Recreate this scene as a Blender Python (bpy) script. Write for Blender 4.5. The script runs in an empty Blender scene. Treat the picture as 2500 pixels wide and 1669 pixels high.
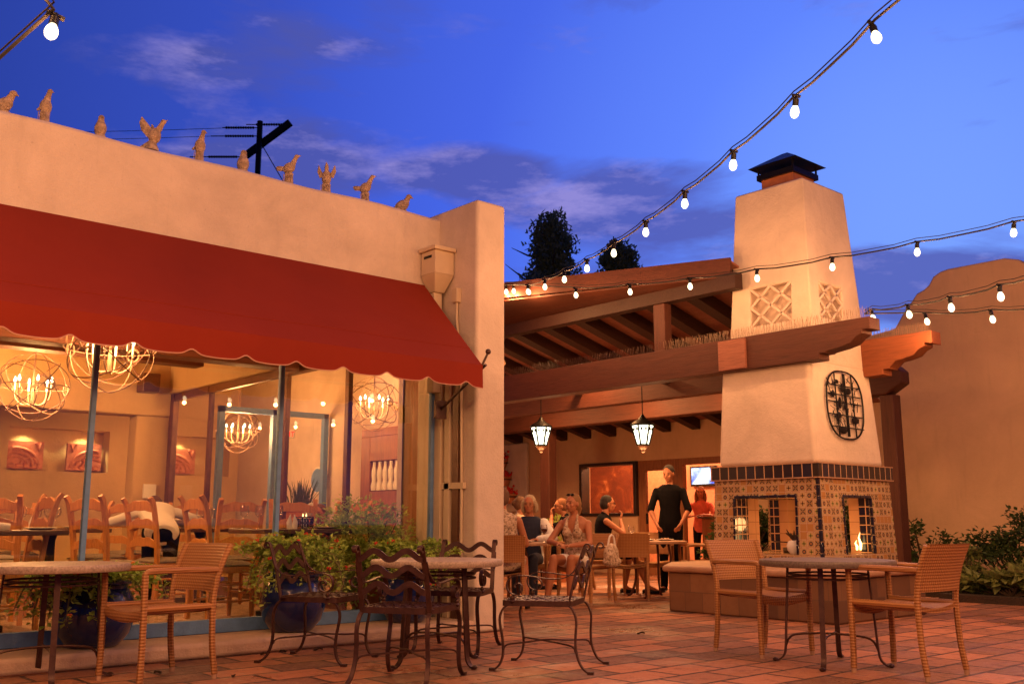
import bpy, bmesh, math, random
from mathutils import Vector, Matrix
from math import sin, cos, pi, radians
S = bpy.context.scene
COL = S.collection
random.seed(7)

# ------------------------------------------------------------ camera, sky, exposure
CAMH, PITCH, AZ = .97, math.atan(441/2431), radians(48.6)
fh = Vector((cos(AZ), sin(AZ), 0)); rt = Vector((sin(AZ), -cos(AZ), 0))
fw = fh*cos(PITCH) + Vector((0, 0, sin(PITCH))); up = rt.cross(fw)
cd = bpy.data.cameras.new('camera'); cam = bpy.data.objects.new('camera', cd); COL.objects.link(cam)
cam.matrix_world = Matrix(((rt.x, up.x, -fw.x, 0), (rt.y, up.y, -fw.y, 0), (rt.z, up.z, -fw.z, CAMH), (0, 0, 0, 1)))
cd.sensor_width = 36; cd.lens = 36*2431/2500; cd.clip_start = .05; cd.clip_end = 3000
cd.dof.use_dof = True; cd.dof.focus_distance = 7.5; cd.dof.aperture_fstop = 5.6
S.camera = cam
S.view_settings.view_transform = 'Standard'; S.view_settings.look = 'None'
S.view_settings.exposure = .22; S.view_settings.gamma = 1
cy = S.cycles
cy.max_bounces = 7; cy.diffuse_bounces = 4; cy.glossy_bounces = 4; cy.transmission_bounces = 4; cy.transparent_max_bounces = 16
cy.sample_clamp_indirect = 4; cy.sample_clamp_direct = 30; cy.use_denoising = True; cy.caustics_reflective = False; cy.caustics_refractive = False

class NT:
    """small helper to write node trees"""
    def __init__(s, tree): s.t = tree; tree.nodes.clear()
    def n(s, typ, **kw):
        nd = s.t.nodes.new(typ)
        for k, v in kw.items():
            if k.startswith('i_'):
                key = k[2:]
                nd.inputs[int(key) if key.isdigit() else key.replace('_', ' ')].default_value = v
            else: setattr(nd, k, v)
        return nd
    def l(s, a, b): s.t.links.new(a, b); return b
    def math(s, op, a, b=None, c=None, clamp=False):
        nd = s.t.nodes.new('ShaderNodeMath'); nd.operation = op; nd.use_clamp = clamp
        for i, x in enumerate((a, b, c)):
            if x is None: continue
            if isinstance(x, (int, float)): nd.inputs[i].default_value = x
            else: s.t.links.new(x, nd.inputs[i])
        return nd.outputs[0]
    def mix(s, f, a, b):
        nd = s.t.nodes.new('ShaderNodeMix'); nd.data_type = 'RGBA'
        for i, x in ((0, f), (6, a), (7, b)):
            if isinstance(x, (int, float)): nd.inputs[i].default_value = x
            elif isinstance(x, tuple): nd.inputs[i].default_value = x if len(x) == 4 else (*x, 1)
            else: s.t.links.new(x, nd.inputs[i])
        return nd.outputs[2]
    def noise(s, vec, scale, detail=4, rough=.55, dist=0):
        nd = s.n('ShaderNodeTexNoise', i_Scale=scale, i_Detail=detail, i_Roughness=rough, i_Distortion=dist)
        if vec is not None: s.l(vec, nd.inputs['Vector'])
        return nd.outputs['Fac']
    def ramp(s, f, pts):
        nd = s.t.nodes.new('ShaderNodeValToRGB'); e = nd.color_ramp.elements
        e[0].position, e[0].color = pts[0][0], (*pts[0][1], 1); e[1].position, e[1].color = pts[-1][0], (*pts[-1][1], 1)
        for p, c in pts[1:-1]:
            x = e.new(p); x.color = (*c, 1)
        s.l(f, nd.inputs[0]); return nd.outputs[0]

# world: dusk sky, brightest low in the direction to the right of the view, with clouds
W = bpy.data.worlds.new('World'); S.world = W; W.use_nodes = True
g = NT(W.node_tree)
tc = g.n('ShaderNodeTexCoord'); nrm = g.n('ShaderNodeVectorMath', operation='NORMALIZE'); g.l(tc.outputs['Generated'], nrm.inputs[0])
D = nrm.outputs[0]
sep = g.n('ShaderNodeSeparateXYZ'); g.l(D, sep.inputs[0])
dusk = (fh*cos(radians(24)) + rt*sin(radians(24)))
dot = g.n('ShaderNodeVectorMath', operation='DOT_PRODUCT'); g.l(D, dot.inputs[0]); dot.inputs[1].default_value = (dusk.x*.97, dusk.y*.97, .24)
bright = g.math('MULTIPLY', g.math('ADD', dot.outputs['Value'], 0.0), 1)
base = g.ramp(bright, [(0.0, (.008, .014, .10)), (.55, (.016, .036, .25)), (.78, (.032, .069, .46)), (.90, (.055, .118, .70)), (.965, (.10, .205, .86)), (1.0, (.165, .31, .90))])
hor = g.math('SUBTRACT', 1, g.math('MULTIPLY', g.math('ABSOLUTE', sep.outputs[2]), 2.4), clamp=True)
# clouds: flattened noise
mp = g.n('ShaderNodeMapping'); g.l(D, mp.inputs[0]); mp.inputs['Scale'].default_value = (1.0, 1.0, 3.4)
mp.inputs['Location'].default_value = (.31, .13, .12)
n1 = g.noise(mp.outputs[0], 2.6, 7, .6, .4); n2 = g.noise(mp.outputs[0], 6.5, 6, .6, .2)
nn = g.math('ADD', g.math('MULTIPLY', n1, .72), g.math('MULTIPLY', n2, .28))
dF = g.n('ShaderNodeVectorMath', operation='DOT_PRODUCT'); g.l(D, dF.inputs[0]); dF.inputs[1].default_value = fh
dR = g.n('ShaderNodeVectorMath', operation='DOT_PRODUCT'); g.l(D, dR.inputs[0]); dR.inputs[1].default_value = rt
fden = g.math('MAXIMUM', dF.outputs['Value'], .05)
taz = g.math('DIVIDE', dR.outputs['Value'], fden); tel = g.math('DIVIDE', sep.outputs[2], fden)   # tangents of heading and height
def bank(a, e, wa, we, k):
    q1 = g.math('POWER', g.math('ABSOLUTE', g.math('DIVIDE', g.math('SUBTRACT', taz, a), wa)), 2); q2 = g.math('POWER', g.math('ABSOLUTE', g.math('DIVIDE', g.math('SUBTRACT', tel, e), we)), 2)
    return g.math('MULTIPLY', g.math('SUBTRACT', 1, g.math('ADD', q1, q2), clamp=True), k)
lowb = g.math('MULTIPLY', hor, .03)
for bk in ((.12, .315, .22, .085, .26), (-.045, .365, .10, .035, .22), (.43, .235, .30, .05, .30), (-.24, .36, .16, .07, .16), (-.30, .50, .22, .05, .12), (.30, .56, .22, .06, .10)): lowb = g.math('ADD', lowb, bank(*bk))
dens = g.math('MULTIPLY', g.math('SUBTRACT', g.math('ADD', nn, lowb), .57), 7, clamp=True)
c_dark = g.mix(bright, (.038, .046, .19), (.075, .090, .38))
hl = g.math('MULTIPLY', g.math('SUBTRACT', g.noise(mp.outputs[0], 7, 6, .65), .50), 6, clamp=True)
c_cl = g.mix(g.math('MULTIPLY', hl, .85), c_dark, (.30, .25, .58))
skyc = g.mix(g.math('MULTIPLY', dens, .85), base, c_cl)
below = g.math('LESS_THAN', sep.outputs[2], -.01)
skyc = g.mix(below, skyc, (.006, .006, .01))
bg = g.n('ShaderNodeBackground', i_Strength=1.0); g.l(skyc, bg.inputs[0])
wo = g.n('ShaderNodeOutputWorld'); g.l(bg.outputs[0], wo.inputs[0])

# ------------------------------------------------------------ materials
def newmat(name):
    m = bpy.data.materials.new(name); m.use_nodes = True; return m, NT(m.node_tree)
def finish(g, col, rough=.6, metal=0., bump=None, bstr=.2, emit=None, estr=0, spec=.5, coat=0):
    b = g.n('ShaderNodeBsdfPrincipled'); o = g.n('ShaderNodeOutputMaterial'); g.l(b.outputs[0], o.inputs[0])
    if isinstance(col, tuple): b.inputs['Base Color'].default_value = (*col, 1)
    else: g.l(col, b.inputs['Base Color'])
    if isinstance(rough, (int, float)): b.inputs['Roughness'].default_value = rough
    else: g.l(rough, b.inputs['Roughness'])
    b.inputs['Metallic'].default_value = metal; b.inputs['Specular IOR Level'].default_value = spec
    b.inputs['Coat Weight'].default_value = coat
    if bump is not None:
        bn = g.n('ShaderNodeBump', i_Strength=bstr, i_Distance=.02); g.l(bump, bn.inputs['Height']); g.l(bn.outputs[0], b.inputs['Normal'])
    if emit: b.inputs['Emission Color'].default_value = (*emit, 1); b.inputs['Emission Strength'].default_value = estr
    return b
def plain(name, col, rough=.6, metal=0., var=.25, vs=6., bs=60., bstr=.15, **kw):
    m, g = newmat(name); tc = g.n('ShaderNodeTexCoord').outputs['Object']
    n = g.noise(tc, vs, 5, .6)
    lo = tuple(c*(1-var) for c in col); hi = tuple(min(1, c*(1+var)) for c in col)
    c = g.mix(g.math('MULTIPLY', g.math('SUBTRACT', n, .3), 2.5, clamp=True), lo, hi)
    finish(g, c, rough, metal, g.noise(tc, bs, 3, .6) if bstr else None, bstr, **kw); return m
def emat(name, col, st):
    m, g = newmat(name); e = g.n('ShaderNodeEmission', i_Strength=st); e.inputs[0].default_value = (*col, 1)
    o = g.n('ShaderNodeOutputMaterial'); g.l(e.outputs[0], o.inputs[0]); return m
def glassmat(name, tint=(1, 1, 1), refl=1.0, rough=.0, cap=.8):
    m, g = newmat(name)
    t = g.n('ShaderNodeBsdfTransparent'); t.inputs[0].default_value = (*tint, 1)
    gl = g.n('ShaderNodeBsdfGlossy', i_Roughness=rough); fr = g.n('ShaderNodeFresnel', i_IOR=1.5)
    f = g.math('MINIMUM', g.math('MULTIPLY', fr.outputs[0], refl, clamp=True), cap)
    mx = g.n('ShaderNodeMixShader'); g.l(f, mx.inputs[0]); g.l(t.outputs[0], mx.inputs[1]); g.l(gl.outputs[0], mx.inputs[2])
    o = g.n('ShaderNodeOutputMaterial'); g.l(mx.outputs[0], o.inputs[0]); return m
M = {}
def stucco(name, col, stain=.12):
    m, g = newmat(name); tc = g.n('ShaderNodeTexCoord').outputs['Object']
    n = g.noise(tc, 1.3, 6, .65, .5); n2 = g.noise(tc, 14, 5, .7)
    c = g.mix(g.math('MULTIPLY', g.math('SUBTRACT', n, .35), 2.2, clamp=True), tuple(x*(1-stain) for x in col), tuple(min(1, x*(1+stain)) for x in col))
    sp = g.math('GREATER_THAN', g.noise(tc, 30, 2, .5), .76)
    c = g.mix(g.math('MULTIPLY', sp, .35), c, tuple(x*.5 for x in col))
    h = g.math('ADD', g.math('MULTIPLY', g.noise(tc, 60, 4, .7), .8), g.math('MULTIPLY', n2, 1.5))
    mp = g.n('ShaderNodeMapping'); g.l(tc, mp.inputs[0]); mp.inputs['Scale'].default_value = (5, 5, .5)
    sk = g.math('MULTIPLY', g.math('SUBTRACT', g.noise(mp.outputs[0], 2.2, 5, .65), .56), 3.2, clamp=True); c = g.mix(g.math('MULTIPLY', sk, .30), c, tuple(x*.55 for x in col))
    finish(g, c, .9, 0, h, .38, spec=.15); return m
M['stucco'] = stucco('stucco', (.69, .56, .46), .17)
M['stucco_far'] = stucco('stucco_tan', (.66, .42, .25), .10)
M['plaster'] = stucco('plaster', (.60, .41, .21), .10)
M['kerb'] = stucco('kerb_stucco', (.60, .42, .30), .22)
M['trim'] = plain('painted_trim', (.62, .48, .33), .55, var=.06, bs=25)
def wood(name, col, axis='Y', rough=.6, sc=1.):
    m, g = newmat(name); tc = g.n('ShaderNodeTexCoord').outputs['Object']
    mp = g.n('ShaderNodeMapping'); g.l(tc, mp.inputs[0])
    s = [9*sc]*3; s['XYZ'.index(axis)] = .7*sc; mp.inputs['Scale'].default_value = s
    n = g.noise(mp.outputs[0], 3.5, 8, .65, 1.2)
    c = g.ramp(n, [(.25, tuple(x*.62 for x in col)), (.5, col), (.75, tuple(min(1, x*1.28) for x in col))])
    finish(g, c, rough, 0, n, .25, spec=.35); return m
M['beam'] = wood('beam_wood', (.078, .022, .012), 'Y')
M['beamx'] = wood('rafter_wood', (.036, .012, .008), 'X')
M['beam_lit'] = wood('beam_wood_lit', (.22, .064, .024), 'Y')  # lighter copy of the beam wood, coloured as if lit
M['post'] = wood('post_wood', (.085, .026, .016), 'Z')
M['deck'] = wood('roof_decking', (.27, .10, .065), 'Y', sc=1.6)
M['chairwood'] = wood('chair_wood', (.50, .22, .065), 'Z', .35, 2)
M['ceilwood'] = wood('ceiling_wood', (.13, .045, .025), 'X')
M['darkwood'] = wood('dark_table_wood', (.10, .045, .025), 'X', .3, 1.5)
M['doorwood'] = wood('door_wood', (.30, .12, .05), 'Z', .45)
# canvas awning
m, g = newmat('red_canvas'); tc = g.n('ShaderNodeTexCoord').outputs['Object']
n = g.noise(tc, 1.2, 4, .6); w = g.noise(tc, 260, 2, .5)
c = g.mix(n, (.185, .017, .0065), (.26, .026, .009)); finish(g, c, .85, 0, g.math('ADD', g.math('MULTIPLY', w, .25), g.math('MULTIPLY', g.noise(tc, 3.5, 3, .5, .6), 2.2)), .22, spec=.2); M['canvas'] = m
M['piping'] = plain('awning_piping', (.55, .30, .22), .8, var=.1)
# patio pavers
m, g = newmat('patio_pavers'); tc = g.n('ShaderNodeTexCoord').outputs['Object']
wob = g.n('ShaderNodeTexNoise', i_Scale=2.2, i_Detail=2.); g.l(tc, wob.inputs['Vector'])
vm = g.n('ShaderNodeVectorMath', operation='MULTIPLY_ADD'); g.l(wob.outputs['Color'], vm.inputs[0]); vm.inputs[1].default_value = (.035, .035, 0); g.l(tc, vm.inputs[2])
rot = g.n('ShaderNodeMapping'); g.l(vm.outputs[0], rot.inputs[0])
br = g.n('ShaderNodeTexBrick', offset=.5, squash=1.0, i_Scale=1.0, i_Mortar_Size=.016, i_Brick_Width=.46, i_Row_Height=.31, i_Bias=-.1, i_Mortar_Smooth=.3)
br.inputs['Color1'].default_value = (.47, .18, .085, 1); br.inputs['Color2'].default_value = (.12, .062, .045, 1); br.inputs['Mortar'].default_value = (.055, .030, .022, 1)
g.l(rot.outputs[0], br.inputs['Vector'])
st = g.noise(tc, 3.1, 7, .7, .6); st2 = g.noise(tc, .8, 4, .6)
c = g.mix(g.math('MULTIPLY', g.math('SUBTRACT', st, .56), 3.0, clamp=True), br.outputs['Color'], (.24, .15, .10))
c = g.mix(g.math('MULTIPLY', g.math('SUBTRACT', g.noise(tc, 9, 6, .75), .52), 4, clamp=True), c, (.06, .028, .020))
c = g.mix(g.math('MULTIPLY', g.math('SUBTRACT', g.noise(tc, 26, 5, .7), .5), 2.5, clamp=True), c, (.44, .24, .14))
rgh = g.math('SUBTRACT', .80, g.math('MULTIPLY', g.math('MULTIPLY', g.math('SUBTRACT', st2, .46), 5, clamp=True), .56))
rgh = g.math('ADD', rgh, g.math('MULTIPLY', g.math('SUBTRACT', g.noise(tc, 12, 4, .6), .5), .35), clamp=True)
h = g.math('ADD', g.math('MULTIPLY', g.math('SUBTRACT', 1, br.outputs['Fac']), 1.2), g.math('ADD', g.math('MULTIPLY', st, .9), g.math('MULTIPLY', g.noise(tc, 22, 4, .7), .5)))
finish(g, c, rgh, 0, h, .8, spec=.45); M['paver'] = m
M['soil'] = plain('dark_soil', (.035, .018, .012), .95, bs=40, bstr=.8)
M['far'] = plain('dark_ground', (.03, .025, .02), .95)
# hearth stone
m, g = newmat('hearth_stone'); tc = g.n('ShaderNodeTexCoord').outputs['Object']
sx = g.n('ShaderNodeSeparateXYZ'); g.l(tc, sx.inputs[0]); cb = g.n('ShaderNodeCombineXYZ')
g.l(g.math('ADD', sx.outputs[0], sx.outputs[1]), cb.inputs[0]); g.l(sx.outputs[2], cb.inputs[1])
br = g.n('ShaderNodeTexBrick', offset=.4, squash=.7, squash_frequency=2, i_Scale=1.0, i_Mortar_Size=.004, i_Brick_Width=.34, i_Row_Height=.22, i_Bias=0.)
br.inputs['Color1'].default_value = (.27, .135, .065, 1); br.inputs['Color2'].default_value = (.075, .036, .026, 1); br.inputs['Mortar'].default_value = (.12, .07, .045, 1)
g.l(cb.outputs[0], br.inputs['Vector']); st = g.noise(tc, 5, 7, .7, .5)
c = g.mix(g.math('MULTIPLY', g.math('SUBTRACT', st, .5), 3, clamp=True), br.outputs['Color'], (.17, .075, .035))
finish(g, c, .6, 0, g.math('ADD', st, br.outputs['Fac']), .3); M['stone'] = m
M['cap'] = plain('stone_cap', (.40, .23, .14), .6, var=.25, vs=4, bs=30)
M['tabletop'] = plain('mosaic_stone_top', (.34, .25, .19), .5, var=.4, vs=70, bs=90, bstr=.1)
M['tabletop_dark'] = plain('dark_stone_top', (.13, .095, .08), .45, var=.4, vs=70, bs=90, bstr=.1)
M['iron'] = plain('brown_wrought_iron', (.075, .034, .026), .42, .55, var=.3, vs=20, bs=60, bstr=.12)
M['rubber'] = plain('black_rubber', (.02, .016, .014), .85, bstr=0)
M['black'] = plain('black_metal', (.012, .011, .012), .45, .6)
M['blue'] = plain('blue_painted_frame', (.12, .24, .48), .45, var=.15, vs=12, bs=50)
M['brownframe'] = plain('bronze_frame', (.13, .055, .03), .4, .2)
M['darkframe'] = plain('dark_frame', (.03, .018, .014), .4)
# wicker
def wicker(name, ca, cb_, sc=1.):
    m, g = newmat(name); tc = g.n('ShaderNodeTexCoord').outputs['Object']
    sx = g.n('ShaderNodeSeparateXYZ'); g.l(tc, sx.inputs[0])
    geo = g.n('ShaderNodeNewGeometry'); vt = g.n('ShaderNodeVectorTransform', vector_type='NORMAL', convert_from='WORLD', convert_to='OBJECT'); g.l(geo.outputs['Normal'], vt.inputs[0]); sn = g.n('ShaderNodeSeparateXYZ'); g.l(vt.outputs[0], sn.inputs[0])
    hz = g.math('GREATER_THAN', g.math('ABSOLUTE', sn.outputs[2]), .75)
    a = g.math('MULTIPLY', sx.outputs[1], 165*sc); b = g.math('MULTIPLY', g.math('ADD', g.math('MULTIPLY', sx.outputs[2], g.math('SUBTRACT', 1, hz)), g.math('MULTIPLY', sx.outputs[0], hz)), 165*sc)
    chk = g.math('MULTIPLY', g.math('SINE', g.math('ADD', a, b)), g.math('SINE', g.math('SUBTRACT', a, b)))
    f = g.math('ADD', g.math('MULTIPLY', chk, .5), .5)
    n = g.noise(tc, 25, 3, .6)
    c = g.mix(f, ca, cb_); c = g.mix(g.math('MULTIPLY', n, .35), c, tuple(x*.6 for x in cb_))
    finish(g, c, .5, 0, f, .35, spec=.35); return m
M['wicker'] = wicker('tan_wicker', (.23, .088, .028), (.50, .235, .085))
M['pot'] = plain('cobalt_glaze', (.009, .016, .085), .08, var=.4, vs=3, bs=20, bstr=.04, coat=.6)
M['navyglaze'] = plain('navy_glaze', (.006, .008, .030), .10, var=.3, vs=3, bs=20, bstr=.04, coat=.5)
M['saucer'] = plain('clay_saucer', (.5, .3, .15), .7)
M['terracotta'] = plain('terracotta', (.45, .15, .06), .7)
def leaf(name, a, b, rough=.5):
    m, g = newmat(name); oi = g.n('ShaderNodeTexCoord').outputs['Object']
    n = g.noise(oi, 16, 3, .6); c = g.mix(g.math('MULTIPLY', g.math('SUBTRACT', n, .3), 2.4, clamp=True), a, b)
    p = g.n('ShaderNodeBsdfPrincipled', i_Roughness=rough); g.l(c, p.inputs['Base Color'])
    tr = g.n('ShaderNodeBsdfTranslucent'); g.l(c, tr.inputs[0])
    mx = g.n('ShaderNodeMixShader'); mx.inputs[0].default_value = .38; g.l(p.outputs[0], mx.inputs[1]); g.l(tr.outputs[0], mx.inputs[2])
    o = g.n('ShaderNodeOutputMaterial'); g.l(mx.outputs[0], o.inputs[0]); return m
M['leaf'] = leaf('lantana_leaf', (.16, .27, .03), (.60, .74, .17))
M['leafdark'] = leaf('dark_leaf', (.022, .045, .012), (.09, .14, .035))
M['leafpale'] = leaf('pale_leaf', (.14, .19, .05), (.36, .38, .14))
M['conifer'] = leaf('conifer_leaf', (.08, .15, .07), (.28, .34, .15))
M['stem'] = plain('green_stem', (.14, .13, .04), .7)
M['bark'] = plain('bark', (.06, .035, .02), .9)
M['redflower'] = plain('red_petals', (.60, .03, .02), .6)
M['orangeflower'] = plain('orange_petals', (.8, .22, .03), .6)
M['clay'] = plain('weathered_clay', (.44, .31, .22), .95, var=.5, vs=22, bs=55, bstr=.9)
M['glass'] = glassmat('window_glass', (.96, .96, .94), 2.1)
M['glassdim'] = glassmat('inner_glass', (.97, .97, .95), .12)
M['goblet'] = glassmat('drinking_glass', (.99, .985, .98), 1.3, .03, .35)
M['white'] = plain('white_cloth', (.75, .70, .64), .8, var=.05)
M['ceramic'] = plain('white_ceramic', (.8, .76, .7), .25, var=.03, bstr=0)
M['wine'] = plain('red_wine', (.06, .004, .006), .15, bstr=0)
M['bottle'] = plain('bottle_green', (.035, .05, .008), .1, bstr=0, coat=.5)
M['spike'] = plain('spike_plastic', (.30, .20, .13), .5, bstr=0)
M['cushion'] = plain('grey_cushion', (.20, .16, .12), .85, var=.12)
M['carpet'] = plain('carpet', (.30, .20, .13), .95, var=.35, vs=12, bs=200, bstr=.4)
M['ironlight'] = plain('pale_iron', (.26, .16, .11), .5, .3)
M['redwood'] = plain('carved_terracotta', (.55, .20, .12), .4, var=.2, vs=20)
M['flame'] = emat('flame', (1, .62, .22), 5)
M['bulb'] = emat('warm_bulb', (1, .78, .46), 4)
M['candlebulb'] = emat('candle_bulb', (1, .80, .50), 12)
M['lampglass'] = emat('lit_lamp_glass', (1, .95, .66), 4)
M['led'] = emat('red_led', (1, .04, .02), 3)
# talavera tiles (patterned) on the fireplace
m, g = newmat('patterned_tiles'); tc = g.n('ShaderNodeTexCoord').outputs['Object']
sx = g.n('ShaderNodeSeparateXYZ'); g.l(tc, sx.inputs[0])
geo = g.n('ShaderNodeNewGeometry'); sn = g.n('ShaderNodeSeparateXYZ'); g.l(geo.outputs['True Normal'], sn.inputs[0])
isx = g.math('GREATER_THAN', g.math('ABSOLUTE', sn.outputs[0]), .6)
uu = g.math('ADD', g.math('MULTIPLY', isx, sx.outputs[1]), g.math('MULTIPLY', g.math('SUBTRACT', 1, isx), sx.outputs[0]))
T = 1/.0875
us = g.math('MULTIPLY', uu, T); vs_ = g.math('MULTIPLY', sx.outputs[2], T)
cu, cv = g.math('FLOOR', us), g.math('FLOOR', vs_)
px = g.math('SUBTRACT', g.math('SUBTRACT', us, cu), .5); py = g.math('SUBTRACT', g.math('SUBTRACT', vs_, cv), .5)
cc = g.n('ShaderNodeCombineXYZ'); g.l(cu, cc.inputs[0]); g.l(cv, cc.inputs[1]); g.l(isx, cc.inputs[2])
wn = g.n('ShaderNodeTexWhiteNoise', noise_dimensions='3D'); g.l(cc.outputs[0], wn.inputs['Vector']); rnd = wn.outputs['Value']
wc = g.n('ShaderNodeSeparateColor'); g.l(wn.outputs['Color'], wc.inputs[0])
r = g.math('SQRT', g.math('ADD', g.math('MULTIPLY', px, px), g.math('MULTIPLY', py, py)))
ax, ay = g.math('ABSOLUTE', px), g.math('ABSOLUTE', py)
diag = g.math('LESS_THAN', g.math('ABSOLUTE', g.math('SUBTRACT', ax, ay)), .085)
xpat = g.math('MULTIPLY', diag, g.math('MULTIPLY', g.math('LESS_THAN', r, .47), g.math('GREATER_THAN', r, .08)))
ring = g.math('LESS_THAN', g.math('ABSOLUTE', g.math('SUBTRACT', r, .21)), .075)
dotp = g.math('LESS_THAN', r, .10)
ang = g.math('ARCTAN2', py, px)
pet = g.math('LESS_THAN', r, g.math('ADD', .2, g.math('MULTIPLY', g.math('COSINE', g.math('MULTIPLY', ang, 4)), .12)))
corner = g.math('GREATER_THAN', g.math('ADD', ax, ay), .80)
k1 = g.math('LESS_THAN', rnd, .38); k2 = g.math('MULTIPLY', g.math('GREATER_THAN', rnd, .38), g.math('LESS_THAN', rnd, .62)); k3 = g.math('MULTIPLY', g.math('GREATER_THAN', rnd, .62), g.math('LESS_THAN', rnd, .84))
basec = g.mix(wc.outputs[0], (.34, .20, .09), (.54, .38, .21))
c = g.mix(g.math('MULTIPLY', g.math('GREATER_THAN', rnd, .84), .85), basec, (.40, .19, .06))
c = g.mix(g.math('MULTIPLY', corner, g.math('GREATER_THAN', wc.outputs[1], .4)), c, (.30, .07, .02))
c = g.mix(g.math('MULTIPLY', xpat, k1), c, (.045, .035, .045))
c = g.mix(g.math('MULTIPLY', ring, k2), c, (.07, .05, .06))
c = g.mix(g.math('MULTIPLY', dotp, k2), c, (.30, .09, .02))
c = g.mix(g.math('MULTIPLY', pet, k3), c, g.mix(g.math('GREATER_THAN', wc.outputs[2], .5), (.16, .07, .02), (.16, .20, .03)))
c = g.mix(g.math('MULTIPLY', dotp, k3), c, (.02, .015, .03))
gr = g.math('GREATER_THAN', g.math('MAXIMUM', ax, ay), .47)
c = g.mix(gr, c, (.52, .38, .27))
finish(g, c, g.math('ADD', .22, g.math('MULTIPLY', gr, .5)), 0, g.math('ADD', g.math('SUBTRACT', 1, gr), g.math('MULTIPLY', wc.outputs[1], .3)), .35, spec=.5); M['tile'] = m
def gridtile(name, w, h, col, var, grout, rough=.12):
    m, g = newmat(name); tc = g.n('ShaderNodeTexCoord').outputs['Object']
    sx = g.n('ShaderNodeSeparateXYZ'); g.l(tc, sx.inputs[0]); cb = g.n('ShaderNodeCombineXYZ')
    g.l(g.math('ADD', sx.outputs[0], sx.outputs[1]), cb.inputs[0]); g.l(sx.outputs[2], cb.inputs[1])
    br = g.n('ShaderNodeTexBrick', offset=0., i_Scale=1.0, i_Mortar_Size=.006, i_Brick_Width=w, i_Row_Height=h, i_Bias=0.)
    br.inputs['Color1'].default_value = (*col, 1); br.inputs['Color2'].default_value = (*var, 1); br.inputs['Mortar'].default_value = (*grout, 1)
    g.l(cb.outputs[0], br.inputs['Vector'])
    nb = g.noise(tc, 9, 2, .5)
    finish(g, br.outputs['Color'], g.math('ADD', rough, g.math('MULTIPLY', br.outputs['Fac'], .6)), 0, g.math('ADD', nb, g.math('SUBTRACT', 1, br.outputs['Fac'])), .15); return m
M['navy'] = gridtile('navy_tiles', .125, .1625, (.012, .014, .045), (.03, .022, .02), (.55, .33, .18))
M['navy2'] = gridtile('navy_tiles_small', .09, .105, (.010, .012, .05), (.02, .018, .03), (.62, .36, .18))
M['firebrick'] = gridtile('tan_firebrick', .6, .14, (.56, .30, .15), (.50, .26, .13), (.36, .18, .09), .8)
def col(name, c, rough=.8, **kw):
    if name not in M: M[name] = plain(name, c, rough, var=.16, vs=12, bs=15, bstr=.45, **kw)
    return M[name]
m, g = newmat('skin'); tc = g.n('ShaderNodeTexCoord').outputs['Object']
c = g.mix(g.noise(tc, 12, 4, .6), (.34, .125, .062), (.47, .195, .10)); b = finish(g, c, .5, 0, g.noise(tc, 120, 2, .5), .05, spec=.4)
b.inputs['Subsurface Weight'].default_value = .1; b.inputs['Subsurface Radius'].default_value = (.02, .008, .004); M['skin'] = m

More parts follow.
